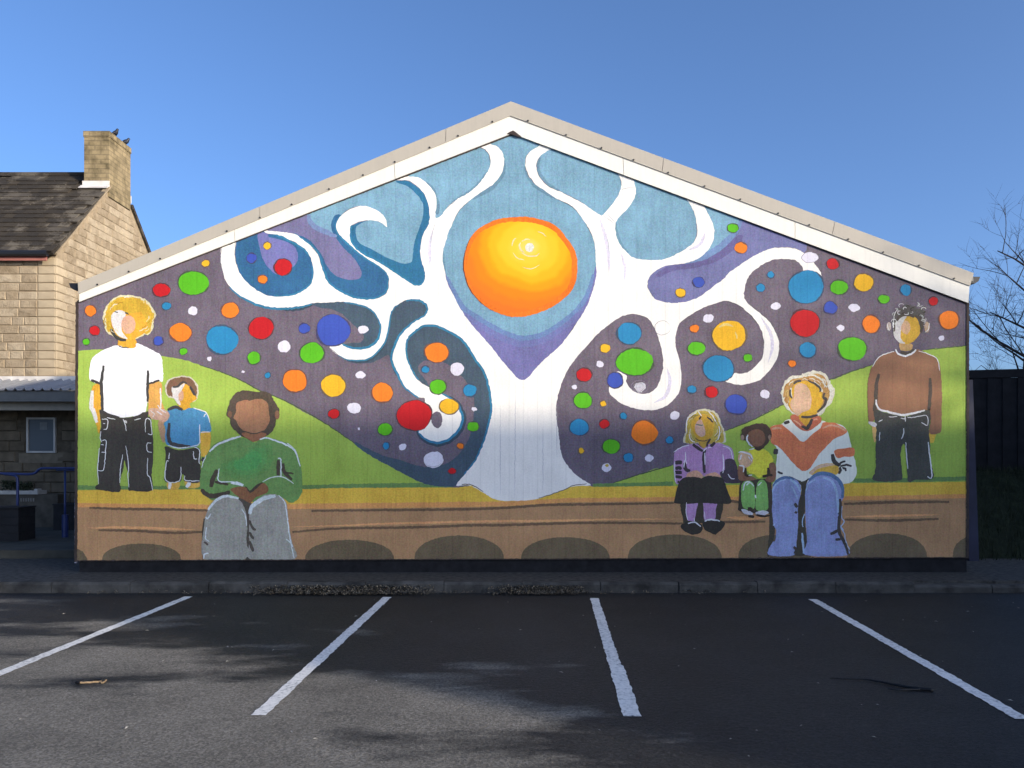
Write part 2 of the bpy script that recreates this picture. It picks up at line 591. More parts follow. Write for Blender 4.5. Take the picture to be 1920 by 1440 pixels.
# colour fields
BLUE = (138, 182, 206)
poly('sky_field', [(555, 400), (700, 335), (850, 275), (963, 235), (1080, 280), (1200, 325), (1330, 375), (1398, 405), (1385, 428), (1370, 445), (1344, 468), (1317, 482), (1285, 493), (1240, 503),
      (1180, 540), (1100, 600), (1000, 700), (960, 705), (870, 600), (800, 560), (740, 500), (700, 470), (650, 450), (628, 440), (606, 432), (588, 424), (579, 414), (576, 404)], BLUE, 2, amp=1.5)
poly('violet_field', [(470, 442), (520, 418), (578, 394), (580, 415), (590, 425), (610, 434), (640, 445), (665, 470), (690, 500), (690, 540), (650, 545), (600, 520), (590, 470), (560, 446), (500, 444)], (134, 130, 170), 1, amp=1.5)
poly('violet_field', [(1396, 402), (1384, 430), (1370, 446), (1344, 468), (1317, 482), (1280, 491), (1230, 500), (1205, 530), (1212, 560), (1260, 578), (1335, 558), (1390, 512), (1440, 480), (1500, 478), (1512, 458), (1480, 438)], (130, 132, 180), 3, amp=1.2)
poly('violet_field', [(1296, 488), (1330, 476), (1352, 460), (1375, 447), (1392, 440), (1388, 456), (1366, 476), (1340, 492), (1300, 503), (1262, 508), (1236, 520), (1230, 514), (1250, 501)], (116, 110, 160), 4, amp=1.5)
poly('violet_point', [(829, 492), (838, 520), (848, 540), (867, 576), (887, 591), (907, 605), (929, 618), (953, 629), (976, 636), (1000, 634), (1023, 627), (1047, 612), (1070, 594), (1093, 569), (1104, 545), (1113, 515), (1118, 498),
      (1126, 520), (1116, 562), (1097, 592), (1062, 645), (1002, 708), (981, 722), (960, 712), (888, 628), (848, 572), (828, 530)], (130, 128, 184), 4)
VP = [(838, 520), (848, 540), (867, 576), (887, 591), (907, 605), (929, 618), (953, 629), (976, 636), (1000, 634), (1023, 627), (1047, 612), (1070, 594), (1093, 569), (1104, 545), (1113, 515)]
strokes('blend', [(12, [(x_, y_ - 1) for x_, y_ in VP])], (122, 150, 198), 5, taper=0.6)
strokes('blend', [(12, [(x_, y_ + 9) for x_, y_ in VP[2:13]])], (128, 134, 190), 5.3, taper=0.6)
strokes('blend', [(12, [(1392, 408), (1382, 430), (1368, 447), (1342, 469), (1316, 483), (1284, 493)])], (126, 154, 198), 5, taper=0.6)
strokes('blend', [(10, [(580, 402), (581, 414), (590, 425), (608, 434), (632, 444)])], (132, 152, 196), 5, taper=0.6)
# hills
HILL = (176, 204, 92)
poly('green_hill', [(130, 760), (130, 690), (132, 661), (143, 658), (165, 656.5), (190, 655), (250, 658), (306, 668), (343, 674), (374, 684), (406, 695), (437, 707), (474, 724), (489, 734), (516, 744), (536, 753), (567, 771), (599, 788), (622, 802), (645, 818), (668, 834), (702, 857), (734, 875), (765, 892), (796, 906), (830, 914), (860, 925), (140, 935)], HILL, 2, kk=0.76, var=0.11, sub=3)
poly('green_hill', [(1105, 914), (1149, 906), (1181, 895), (1204, 888), (1227, 879), (1259, 873), (1310, 845), (1362, 807), (1381, 801), (1412, 787), (1443, 770), (1471, 757), (1515, 730), (1552, 713), (1567, 710), (1599, 696), (1630, 686), (1690, 668), (1735, 656), (1774, 651), (1812, 648), (1826, 648), (1832, 690), (1832, 760), (1832, 925), (1105, 930)], HILL, 2, kk=0.76, var=0.11, sub=3)
# darker line where hill meets the sky field
strokes('hill_edge', [(2.2, [(374, 684), (437, 706), (489, 733), (536, 752), (599, 787), (668, 833)]), (2.2, [(1149, 906), (1204, 888), (1259, 873)]), (2.2, [(1362, 807), (1412, 787), (1471, 757)]), (2.2, [(1552, 713), (1599, 696), (1632, 685)]), (1.8, [(1735, 656), (1812, 648)])], (92, 104, 78), 3)
strokes('hill_foot', [(9, [(146, 914), (260, 916), (380, 914)]), (9, [(560, 914), (700, 911), (850, 909)]), (9, [(1112, 911), (1180, 910), (1262, 907)]), (8, [(1600, 901), (1700, 900), (1814, 897)])], (108, 140, 82), 3, taper=0.1, kk=1.0)
# bench: ochre top, brown face, lines and arches
OCH, PEACH, BRN, ARC, DKL = (230, 180, 72), (222, 154, 92), (178, 137, 98), (118, 102, 78), (118, 94, 72)
KB = 1.06
poly('bench_top', [(140, 919), (400, 917), (580, 917), (620, 915), (860, 914), (885, 910), (940, 925), (1000, 930), (1084, 908), (1115, 913), (1260, 911), (1590, 906), (1818, 903), (1818, 960), (140, 965)], OCH, 4, kk=KB, amp=0.6, smooth=False)
poly('bench_front', [(140, 951), (400, 955), (600, 954), (860, 951), (960, 949), (1060, 942), (1260, 940), (1600, 938), (1818, 934), (1818, 1046), (140, 1052)], BRN, 6, kk=KB, amp=0.6, smooth=False, var=0.13)
poly('bench_edge', [(140, 943), (400, 946), (600, 944), (860, 941), (960, 940), (1060, 934), (1260, 932), (1600, 930), (1818, 926), (1818, 940), (1260, 945), (1060, 948), (860, 955), (600, 958), (140, 956)], PEACH, 5, kk=KB, amp=1.2, smooth=False)
strokes('bench_line', [(5.0, [(168, 952), (220, 954), (300, 955), (398, 957)]), (5.0, [(584, 958), (660, 957), (760, 956), (860, 955), (950, 952), (1020, 947), (1060, 946), (1150, 945), (1263, 943)]), (5.5, [(1362, 938), (1385, 942)]), (5.5, [(1582, 945), (1660, 942), (1720, 941), (1780, 941)]),
      (5.0, [(185, 994), (250, 995), (330, 999), (395, 996)]), (5.0, [(548, 998), (600, 993), (660, 990), (760, 989), (830, 987), (880, 985), (960, 984), (1060, 981), (1150, 980), (1290, 982)]), (5.0, [(1350, 979), (1435, 978)]), (5.0, [(1584, 974), (1660, 976), (1760, 973)])], DKL, 8, kk=1.0, taper=0.25)
strokes('bench_highlight', [(5.0, [(165, 990), (230, 989), (300, 991), (366, 993)]), (4.5, [(546, 988), (620, 986), (720, 982), (800, 980), (880, 978), (960, 977), (1060, 976), (1140, 974), (1270, 973)]), (7, [(1362, 970), (1400, 972), (1445, 968)]), (4.5, [(1584, 969), (1680, 967), (1760, 965)])], (226, 160, 108), 7, kk=KB, taper=0.9)
def arch(x0, x1, top, yb):
    c = (x0 + x1) / 2; n = 22
    pts = [(c - (x1 - x0) / 2 * math.cos(math.pi * i / n), yb - (yb - top) * math.sin(math.pi * i / n) ** 0.85) for i in range(n + 1)]
    poly('arch', pts, ARC, 8, kk=0.95, smooth=False, amp=0.6)
for a_ in ((192, 340, 1019, 1050), (572, 739, 1012, 1049), (777, 945, 1004, 1049), (977, 1143, 1007, 1048), (1177, 1353, 1002, 1047), (1384, 1520, 1003, 1047), (1588, 1738, 1000, 1046)):
    arch(*a_)
poly('arch', [(143, 1030), (150, 1031), (157, 1036), (162, 1044), (163, 1051), (143, 1051)], ARC, 8, kk=0.95)
poly('arch', [(1814, 1009), (1804, 1011), (1795, 1018), (1789, 1028), (1786, 1040), (1788, 1045), (1814, 1045)], ARC, 8, kk=0.95)

# the white tree ------------------------------------------------------------
R1_edge = [(856,910),(871,890),(891,865),(906,834),(915,806),(923,770),(921,740),(917,720),(909,696),(893,673),(870,638),(839,618),(815,609),(792,610),(770,627),(761,641),(760,659),(764,677),(772,696),(784,713),(804,726)]
curl1 = [(824,737),(840,746),(855,758),(863,775),(865,787),(859,803),(843,820),(824,828),(804,825),(790,814),(785,804)]
stub = [(797,751),(786,745),(770,734),(757,721),(750,706),(742,690),(737,677),(737,665),(743,646),(753,627),(767,613),(781,602),(797,592),(803,581),(801,571),(790,563),(775,561),(761,563),(748,570),(739,576),(732,588),(729,606),(725,627),(720,642),(707,659),(692,671),(675,675),(651,673),(634,665),(618,652)]
c2_in = [(630,640),(639,644),(651,652),(672,656),(690,653),(704,645),(712,632),(715,615),(712,602),(704,588),(692,577),(672,570),(645,566),(620,567)]
b1_low = [(585,569),(564,574),(528,577),(497,574),(474,566),(447,552),(432,538),(421,521),(414,492),(414,482),(417,455)]
b1_in = [(442,445),(441,472),(442,489),(449,510),(461,527),(477,541),(496,552),(514,556),(536,556),(560,550),(581,536),(588,516),(587,499),(581,480),(572,467),(556,456),(544,450),(528,442),(513,439),(499,437)]
b2_out = [(494,430),(505,433),(528,435),(552,439),(567,449),(583,461),(596,477),(602,496),(608,514),(614,528),(630,542),(653,555),(680,562),(706,560),(722,552),(729,540),(729,523),(725,512),(714,501),(695,489),(672,473),(659,461),(650,453),(637,440),(631,429),(632,417),(640,404)]
b3_tip = [(656,392),(675,386),(695,389),(712,398),(722,409),(726,426),(718,420),(707,415)]
heart = [(690,413),(672,417),(659,423),(656,432),(657,450),(665,464),(682,478),(707,490),(729,504),(750,518),(765,528),(779,536),(790,534),(797,523),(797,511),(792,495),(788,479),(789,461),(793,440),(803,423),(806,407),(804,387),(798,368),(789,356),(776,345),(764,339),(745,338)]
rest_up = [(750,330),(765,331),(784,333),(798,342),(811,356),(818,370),(818,386),(816,401),(818,409),(829,403),(836,392),(854,376),(878,362),(898,345),(914,322),(920,305),(917,291),(909,281),(895,274),(912,262),(920,270),(932,275),(942,286),(945,302),(943,317),(936,333),(923,347),(903,360),(886,372),(870,386),(857,402),(848,421),(840,438),(836,453),(831,470),(830,489),(834,509),(840,533),(850,553),(862,577),(882,605),(898,624),(920,649),(942,677),(961,699),(973,711),(981,712),(990,708),(1004,691),(1023,672),(1047,651),(1065,629),(1082,604),(1098,579),(1108,555),(1118,517),(1117,494),(1116,467),(1111,444),(1099,421),(1086,402),(1070,386),(1042,372),(1022,358),(1004,346),(990,328),(985,311),(986,296),(993,285),(1008,276),(1022,266),(1045,275),(1026,283),(1012,294),(1006,308),(1007,321),(1014,335),(1028,349),(1054,361),(1076,372),(1095,383),(1111,394),(1124,403),(1130,403),(1138,394),(1152,378),(1161,362),(1165,347),(1163,334),(1156,318),(1183,330),(1191,350),(1192,362),(1188,375),(1177,391),(1163,405),(1155,417),(1154,433),(1157,447),(1164,461),(1175,473),(1188,483),(1205,487),(1228,488),(1252,484),(1275,473),(1292,462),(1302,452),(1307,437),(1306,419),(1302,400),(1296,387),(1284,366),(1312,376),(1328,402),(1336,419),(1339,437),(1335,456),(1324,473),(1307,486),(1283,494),(1260,497),(1241,501),(1225,512),(1216,523),(1214,536),(1219,548),(1228,561),(1246,566),(1264,568),(1289,565),(1310,557),(1328,545),(1344,532),(1357,523),(1366,512),(1383,500),(1407,484),(1430,472),(1449,465),(1477,464),(1493,467),(1504,472),(1520,485),(1529,497),(1537,508),(1538,520),(1505,520),(1505,503),(1494,490),(1479,486),(1460,486),(1443,489),(1422,501),(1407,514),(1399,529),(1395,550),(1397,562),(1407,573),(1424,586),(1441,601),(1452,618),(1460,638),(1460,660),(1453,679),(1441,696),(1425,712),(1405,719),(1389,722),(1372,719),(1358,714),(1360,700),(1377,699),(1389,701),(1405,696),(1421,682),(1430,668),(1432,647),(1430,629),(1424,613),(1413,597),(1397,582),(1382,571),(1361,564),(1342,569),(1322,576),(1296,590),(1277,603),(1269,618),(1266,638),(1268,654),(1274,676),(1277,697),(1277,716),(1273,735),(1263,749),(1251,760),(1232,768),(1209,769),(1188,765),(1168,758),(1152,747),(1143,737),(1142,727),(1150,712),(1157,697),(1168,700),(1176,705),(1174,716),(1181,727),(1199,738),(1217,737),(1231,726),(1238,710),(1243,690),(1243,672),(1240,654),(1234,633),(1226,613),(1217,599),(1204,592),(1190,589),(1176,590),(1159,597),(1140,610),(1121,626),(1106,643),(1088,663),(1070,685),(1059,705),(1051,726),(1045,747),(1042,771),(1046,802),(1051,842),(1057,862),(1071,881),(1087,896),(1108,910)]
base_back = [(1084,911),(1067,914),(1059,918),(1035,927),(1009,935),(988,938),(965,939),(942,939),(923,934),(902,921),(879,910)]
TREE = R1_edge + curl1 + stub + c2_in + b1_low + b1_in + b2_out + b3_tip + heart + rest_up + base_back
SLATE, TEAL, DBLUE = (72, 88, 102), (62, 138, 176), (62, 114, 158)
poly('dark_field', R1_edge[:21] + [(800,715),(788,700),(784,690),(790,680),(803,676),(836,681),(870,710),(880,728),(889,748),(888,782),(881,817),(871,837),(856,856),(835,870),(804,876),(773,870),(749,862),(718,854),(687,839),(668,829),(668,836),(702,859),(734,876),(765,893),(796,907),(827,912)], SLATE, 4, kk=0.95)
poly('dark_field', [(735,668),(743,646),(753,627),(767,613),(781,602),(797,592),(803,581),(801,571),(790,563),(775,561),(761,563),(748,570),(739,576),(732,588),(729,606),(725,627),(720,642),(707,659),(692,671),(675,675),(651,675),(660,680),(690,681),(710,675),(724,667),(730,668),(736,690),(744,706)], SLATE, 4, kk=0.95)
poly('dark_field', [(585,569),(620,567),(645,566),(672,570),(692,577),(704,588),(712,602),(715,615),(712,632),(704,645),(690,653),(672,656),(651,652),(643,646),(660,643),(676,642),(682,629),(664,610),(651,598),(639,587),(620,580),(600,577)], SLATE, 4, kk=0.95)
poly('blue_field', b1_in + [(494,425), (465,436)], DBLUE, 4, amp=0.6)
poly('violet_patch', T(380, 380, [(660,370),(690,560),(730,690),(800,790),(900,860),(1050,800),(1130,720),(1140,620),(1100,530),(1000,470),(880,430),(790,410),(780,370)]), (130, 130, 188), 5)
poly('blue_field', b2_out[3:] + [(628,404),(621,420),(624,436),(634,452),(646,467),(658,478),(669,492),(678,510),(675,521),(661,525),(642,522),(624,513),(611,495),(603,478),(590,460),(575,447)], DBLUE, 4, amp=0.6)
poly('teal_band', heart + [(745,343),(761,348),(778,361),(789,375),(794,387),(793,407),(787,426),(781,442),(776,461),(773,487),(768,493),(756,494),(742,490),(721,481),(698,468),(679,459),(670,450),(667,432),(670,423),(682,417)], (58, 124, 164), 4, amp=0.6)
# bright teal rims painted along the tree's edge
strokes('teal_rim', [(9, R1_edge[1:20]), (10, curl1), (9, stub[1:13]), (8, stub[12:18]), (6, stub[18:29]), (9, c2_in[1:9]), (6, c2_in[8:13]), (9, b1_low[0:7]), (8, b1_in[13:19]), (7, b1_in[7:13]), (8, b2_out[3:18]), (7, b2_out[17:27]), (8, heart[2:14])], TEAL, 6, taper=0.5)
strokes('slate_shadow', [(20, curl1[1:]), (16, b1_low[0:3]), (14, stub[23:28])], SLATE, 5, taper=0.5)
# soft grey-blue shading beside the upper limbs
strokes('limb_shade', [(11, [(945,302),(944,318),(937,334),(924,349),(904,362),(886,374)]), (10, [(914,322),(899,345),(879,363),(855,377),(837,392)]), (10, [(818,370),(820,386),(819,402)]), (12, [(1012,294),(1007,309),(1008,322),(1016,337),(1030,351),(1056,364)]), (9, [(985,311),(989,328),(1004,347),(1023,360),(1043,373)]), (8, [(1155,417),(1155,434),(1159,449),(1167,463),(1178,475)]), (8, [(831,470),(830,489),(834,509)]), (8, [(798,342),(811,356),(819,371)])], (118, 156, 178), 6, taper=0.7)
TREE_MAT = paint((252, 248, 241), 0.85, 0.055)
tree_ob = poly('tree', TREE, None, 8, mat=TREE_MAT, amp=1.1, sub=4)
poly('curl_hollow', ell(819, 787, 10.5, 15.5, irr=0.05), PURPLE, 9)
# pencil marks left on the white
strokes('pencil_mark', [(1.0, [(818,411),(814,425),(809,445),(807,462)]), (0.9, [(1130,404),(1142,412),(1152,420)]), (0.9, [(1140,402),(1148,412),(1155,417)]), (1.0, [(1165,356),(1176,353),(1190,352)]), (1.0, [(1133,436),(1140,455),(1141,470)]), (0.9, [(966,716),(966,800),(965,936)]), (0.8, [(938,760),(938,930)]), (0.8, [(1018,800),(1018,925)]), (0.8, [(1044,760),(1044,860)])], (205, 202, 210), 9, taper=0.8)
strokes('brown_edge_mark', [(1.8, [(866,909),(880,908),(892,913),(906,922)]), (1.6, [(1010,934),(1036,926),(1060,917),(1076,910),(1100,907)])], (120, 105, 95), 9)

rp = random.Random(12)
side = [p for p in TREE if 1000 < p[0] < 1500 or p[1] < 420]
for q in range(46):
    i0 = rp.randrange(0, len(TREE) - 6)
    seg = TREE[i0:i0 + rp.randint(2, 4)]
    if max(math.hypot(seg[j][0] - seg[j + 1][0], seg[j][1] - seg[j + 1][1]) for j in range(len(seg) - 1)) > 34 or min(p[1] for p in seg) > 760: continue
    strokes('pencil_mark', [(rp.uniform(0.7, 1.5), seg)], rp.choice([(96, 92, 100), (130, 124, 132), (150, 146, 160)]), 9, taper=0.8)
# lavender shade brushed inside the limbs
strokes('lavender_shade', [(7, [(1124, 410), (1134, 440), (1140, 470), (1142, 510)]), (5, [(1163, 474), (1172, 500), (1170, 530)]), (6, [(812, 430), (806, 460), (806, 500)]), (6, [(1290, 470), (1312, 458), (1322, 436)]), (7, [(1250, 690), (1256, 715), (1248, 742), (1226, 755)]), (6, [(1426, 594), (1443, 622), (1448, 650), (1440, 680)])], (226, 220, 236), 8.5, taper=0.9, kk=0.8)

# the sun --------------------------------------------------------------------
m_sun, nt, b = new_mat('mural_sun_paint')
pos = position(nt)
mp = nt.nodes.new('ShaderNodeVectorMath'); mp.operation = 'SUBTRACT'
c0 = at(991, 463, D)
nt.links.new(pos, mp.inputs[0]); mp.inputs[1].default_value = c0
sc_ = nt.nodes.new('ShaderNodeVectorMath'); sc_.operation = 'MULTIPLY'
nt.links.new(mp.outputs[0], sc_.inputs[0]); sc_.inputs[1].default_value = (1.0, 0.0, 1.12)
ln = nt.nodes.new('ShaderNodeVectorMath'); ln.operation = 'LENGTH'
nt.links.new(sc_.outputs[0], ln.inputs[0])
r_ = ln.outputs['Value']
ns = noise(nt, position(nt, (1.0, 1.0, 1.0)), 3.0, 3.0)
rd = math_node(nt, 'ADD', math_node(nt, 'MULTIPLY', r_, 0.95), math_node(nt, 'MULTIPLY', math_node(nt, 'SUBTRACT', ns, 0.5), 0.22))
ring = math_node(nt, 'SINE', math_node(nt, 'MULTIPLY', rd, 52.0))
rd2 = math_node(nt, 'ADD', rd, math_node(nt, 'MULTIPLY', ring, 0.022))
def sl(c, k=0.9): return tuple(min(0.9, v * k) for v in lin(c))
c = ramp(nt, rd2, [(0.0, sl((255, 214, 110))), (0.16, sl((255, 204, 62))), (0.34, sl((255, 194, 38))), (0.50, sl((255, 168, 20))), (0.66, sl((255, 136, 26))), (0.86, sl((252, 118, 38)))])
nt.links.new(c, b.inputs['Base Color'])
b.inputs['Roughness'].default_value = 0.7
b.inputs['Specular IOR Level'].default_value = 0.18
sunp = [(869,495),(873,470),(882,447),(893,433),(910,422),(930,413),(955,409),(975,408),(1000,410),(1025,417),(1045,428),(1060,446),(1072,462),(1080,482),(1081,505),(1079,525),(1070,545),(1055,560),(1035,574),(1010,585),(985,592),(960,593),(940,588),(915,577),(895,560),(880,540),(872,518)]
poly('painted_sun', sunp, None, 10, mat=m_sun, amp=1.0)
cxs, cys = 975, 500
for q, (sc0, wq, cc) in enumerate(((0.965, 10, (252, 122, 40)), (0.90, 9, (254, 140, 34)), (0.83, 7, (255, 158, 28)))):
    ring_ = [(cxs + (x_ - cxs) * sc0, cys + (y_ - cys) * sc0) for x_, y_ in sunp]
    strokes('sun_rim', [(wq, ring_[q * 7:] + ring_[:q * 7])], cc, 10.6 - q * 0.2, taper=0.5, kk=0.85)
strokes('sun_outline', [(1.8, sunp[3:12]), (2.0, sunp[11:21]), (2.2, sunp[20:] + sunp[:4])], (128, 84, 50), 11, taper=0.9)
poly('sun_core', ell(993, 464, 8.5, 8, irr=0.1), (255, 253, 240), 12)
strokes('sun_glint', [(3.2, [(976,455),(974,462),(978,470),(983,474)]), (2.6, [(978,474),(990,480),(1004,480),(1011,474)]), (2.2, [(978,453),(986,449),(994,450)]), (2.4, [(960,462),(962,452),(968,446)]), (1.8, [(962,474),(970,484),(984,488)]), (1.6, [(980,501),(995,504),(1012,497)]), (1.8, [(1008,434),(1018,438),(1024,444)])], (255, 240, 190), 12, taper=0.8)

# dots ----------------------------------------------------------------------------------
CO = {'o': ((252, 136, 48), (132, 82, 52)), 'r': ((206, 38, 44), (92, 42, 44)), 'g': ((98, 194, 40), (66, 92, 48)), 'b': ((52, 142, 192), (48, 84, 112)),
      'n': ((70, 92, 186), (58, 62, 110)), 'y': ((250, 192, 50), (128, 106, 62)), 'w': ((236, 232, 246), (150, 142, 166))}
DOTS = """o170,583,10,10 r178,620,9,9 g162,641,6,6 r303,544,16,12 g363,531,28,22 b313,574,8,7 w362,583,9,8 o339,623,20,17 n297,639,9,8 g344,659,7,6 b417,637,30,26 w393,673,5,4 y386,494,7,6
o432,582,16,14 r490,615,23,20 w533,650,12,11 g476,671,12,11 w456,697,3,2 b502,704,5,5 o553,714,22,21 y625,723,23,20 g585,662,22,19 n571,616,10,9 n625,619,31,29 w676,703,9,7 r626,776,11,8 w664,765,13,10
o717,736,19,18 r777,779,32,28 g722,805,13,11 b724,836,6,6 w755,838,7,6 w673,804,2,3 w813,862,19,15 y842,762,17,14 g821,725,15,13 o819,661,22,18 w857,692,13,12 b798,693,7,6 b881,732,12,11 w889,767,5,4
g887,800,10,9 o863,836,6,5 r848,883,7,5 y501,461,7,6 n472,484,9,9 r531,501,16,15 o493,524,9,7 w681,618,10,7
b1180,625,22,20 g1190,679,34,25 y1135,653,9,8 w1125,683,7,6 r1095,703,14,12 w1077,726,5,4 g1093,751,16,15 n1153,713,14,14 y1131,757,5,5 b1086,801,17,15 r1133,795,9,8 b1169,780,6,6
o1208,811,24,22 y1090,845,5,5 g1146,837,16,13 b1178,858,9,8 w1217,859,8,7 w1137,877,9,8 b1255,825,7,6 w1265,779,9,8 g1374,428,10,8 o1389,465,11,10 n1310,529,11,9 y1276,549,9,8 b1445,515,6,6
b1426,540,8,7 w1454,574,9,7 w1328,597,10,8 o1302,616,8,7 y1367,629,31,28 g1306,653,16,12 b1347,691,29,24 g1402,671,8,7 b1297,730,8,7 r1334,735,12,10 n1380,758,20,18 w1434,739,9,8 r1509,606,26,26
b1514,656,15,14 o1485,682,7,6 r1561,495,11,10 b1511,538,32,31 g1573,539,16,13 y1619,530,18,16 n1557,577,12,11 w1601,577,10,8 w1576,615,7,6 o1633,608,16,16 g1657,561,10,8 b1698,544,10,10
r1750,565,8,8 o1779,600,18,17 g1598,654,27,21 w1765,634,5,5 w1518,483,16,10"""
for s in DOTS.split():
    kx = s[0]
    cx, cy, rx, ry = [float(q) for q in s[1:].split(',')]
    col_, halo = CO[kx]
    grow = 1.5 if rx < 12 else 1.9
    mb = MB()
    if kx != 'w':
        hp = orient(wobble(ell(cx + random.uniform(-0.6, 0.6), cy + random.uniform(-0.5, 0.7), rx + grow, ry + grow), 0.8))
        mb.add(on_wall(hp, coat(10)), [list(range(len(hp)))], 1)
    dp = orient(wobble(ell(cx, cy, rx, ry, irr=0.045 if rx > 12 else 0.09), 1.0))
    mb.add(on_wall(dp, coat(11)), [list(range(len(dp)))], 0)
    mb.build('dot', [paint(col_, 0.80, 0.08), paint(tuple(0.62 * h_ + 0.38 * p_ for h_, p_ in zip(halo, PURPLE)), 0.72, 0.14)], mural)
# light on the big yellow dot, bites and pencilled rings
strokes('dot_glint', [(3, [(1378,622),(1381,630),(1382,636)]), (5, [(1348,614),(1360,608),(1375,612)])], (255, 226, 140), 12, taper=0.9)
strokes('pencil_ring', [(0.9, ell(1242, 615, 15, 13)), (0.9, ell(1518, 483, 15, 10)), (1.2, ell(1199, 725, 15, 12)), (0.9, ell(1197, 726, 10, 8)), (0.8, ell(813, 862, 17, 13)[2:12])], (150, 142, 158), 12, taper=0.9)
poly('scribble_patch', ell(1200, 726, 11, 9, irr=0.15), (222, 218, 228), 11)
poly('yellow_speck', ell(1138, 873, 3, 3), (220, 190, 90), 12)

# painted figures ----------------------------------------------------------------------
DK = (70, 66, 60)
LN = (222, 222, 220)
def figure(label):
    f = empty('painted_figure', None, parent=mural)
    f['label'] = label
    return f

# 1 man in white T-shirt
f = figure('painted blond man in white T-shirt and dark cargo trousers')
A = lambda p: T(140, 540, p)
B_ = lambda p: T(140, 740, p)
k = 14
SK, PK, WH = (244, 184, 66), (238, 188, 156), (248, 246, 250)
poly('arm', A([(240,1165),(322,1170),(328,1440)]) + B_([(322,170),(305,430),(283,450),(240,270),(190,110)]) + A([(190,1430),(200,1250)]), SK, k, f)
poly('arm', A([(895,1160),(1040,1135),(1048,1300),(1045,1440)]) + B_([(1050,100),(1100,230),(1080,290),(960,290),(892,230),(890,100)]), (236, 178, 96), k, f)
poly('hair', A([(530,98),(640,88),(760,102),(858,145),(920,215),(972,300),(976,340),(950,400),(945,470),(910,548),(840,568),(760,606),(700,610),(600,620),(520,616),(430,568),(380,525),(360,460),(356,390),(345,330),(366,250),(432,155)]), (240, 232, 190), k, f, amp=2.2)
poly('hair', A([(540,112),(640,108),(755,120),(845,160),(900,225),(950,305),(955,340),(930,400),(925,470),(890,535),(830,550),(760,596),(700,605),(600,610),(525,600),(450,550),(400,515),(385,460),(380,390),(372,330),(390,255),(450,168)]), (226, 184, 66), k + 1, f, amp=3.0)
poly('neck', A([(545,615),(720,605),(738,715),(620,725),(530,695)]), SK, k + 1, f)
poly('face', A([(440,340),(480,285),(550,265),(610,300),(700,300),(790,295),(850,360),(868,440),(838,540),(740,600),(650,622),(560,600),(490,540),(450,460)]), SK, k + 2, f)
poly('face_light', A([(440,340),(480,285),(550,265),(612,300),(600,380),(565,450),(580,540),(640,612),(560,592),(490,530),(450,440)]), (246, 240, 236), k + 3, f)
poly('cheek', ell(140 + 648/6.4, 540 + 440/6.4, 13.0, 17.5), PK, k + 4, f)
poly('shirt', A([(530,690),(640,722),(728,715),(745,662),(840,700),(950,755),(1032,805),(1058,900),(1062,1110),(1020,1120),(920,1142),(892,1150),(885,1370)]) + B_([(872,80),(845,220),(700,262),(560,274),(450,252),(370,212),(325,180)]) + A([(330,1440),(332,1200),(300,1160),(190,1110),(182,1000),(200,870),(260,800),(400,720)]), WH, k + 3, f, var=0.04, kk=0.9)
poly('trousers', B_([(300,190),(330,185),(450,252),(560,277),(700,266),(850,205),(890,212),(885,260),(920,290),(940,460),(948,620),(945,800),(925,960),(932,1150),(700,1152),(645,1130),(660,960),(630,900),(600,790),(580,920),(545,1050),(560,1130),(530,1167),(380,1157),(258,1130),(260,1090),(290,1060),(285,900),(300,700),(320,560),(305,450),(320,350)]), DK, k + 3, f, kk=1.0, amp=1.3)
strokes('dark_line', [(6, A([(352,930),(335,1050),(322,1150),(332,1300),(335,1440)]) + B_([(338,190)])), (5, A([(200,1105),(250,1125),(315,1150)])), (5.5, A([(885,990),(880,1100),(878,1250),(880,1365)])), (4, A([(1022,1105),(960,1130),(900,1148)])), (6, A([(440,490),(480,565),(540,612),(620,630)])), (2, A([(530,695),(580,712),(650,718)])), (2, A([(480,285),(520,295)])), (3, A([(610,295),(650,315)])), (4, B_([(320,185),(420,240),(540,272)]))], (78, 76, 74), k + 5, f)
strokes('white_line', [(1.5, B_(p)) for p in ([(330,295),(400,305),(390,410),(350,415)], [(345,345),(370,350)], [(330,550),(380,555),(370,720),(350,900),(280,905)], [(320,600),(350,605)], [(325,690),(365,690)], [(300,640),(280,870),(288,1070)], [(615,610),(640,760),(650,900),(640,960),(656,1110)], [(580,720),(552,900),(545,1060)], [(585,290),(610,370),(625,435)], [(390,275),(490,300)], [(720,305),(800,285)], [(850,450),(855,300),(910,310),(930,470),(880,470)], [(920,580),(870,590),(880,680),(930,690)], [(880,760),(875,950),(910,1000),(935,1150)], [(320,440),(310,520),(330,570)])], LN, k + 5, f, kk=1.0)
strokes('arm_light', [(8, A([(215,1230),(210,1330),(205,1435)]) + B_([(230,200),(270,330)])), (3, A([(1030,1200),(1035,1320),(1040,1440)])), (5, B_([(600,320),(630,330)]))], (240, 236, 228), k + 5, f)

rc = random.Random(5)
def wisps(f, fn, cx_, cy_, rx_, ry_, n, cols, k, a0_=3.5, a1_=6.4, ln=60):
    for q in range(n):
        an = rc.uniform(a0_, a1_)
        rr_ = rc.uniform(0.72, 1.04)
        x0_, y0_ = cx_ + rx_ * rr_ * math.cos(an), cy_ + ry_ * rr_ * math.sin(an)
        tx, ty = -math.sin(an) * rx_, math.cos(an) * ry_
        l_ = math.hypot(tx, ty)
        tx, ty = tx / l_ * ln, ty / l_ * ln
        bend = rc.uniform(0.0, 0.35)
        strokes('wisp', [(rc.uniform(0.9, 2.0), fn([(x0_ - tx / 2, y0_ - ty / 2), (x0_ + (cx_ - x0_) * -0.03, y0_ + (cy_ - y0_) * -0.03), (x0_ + tx / 2 + (cx_ - x0_) * bend * 0.3, y0_ + ty / 2 + (cy_ - y0_) * bend * 0.3)]))], rc.choice(cols), k, f)
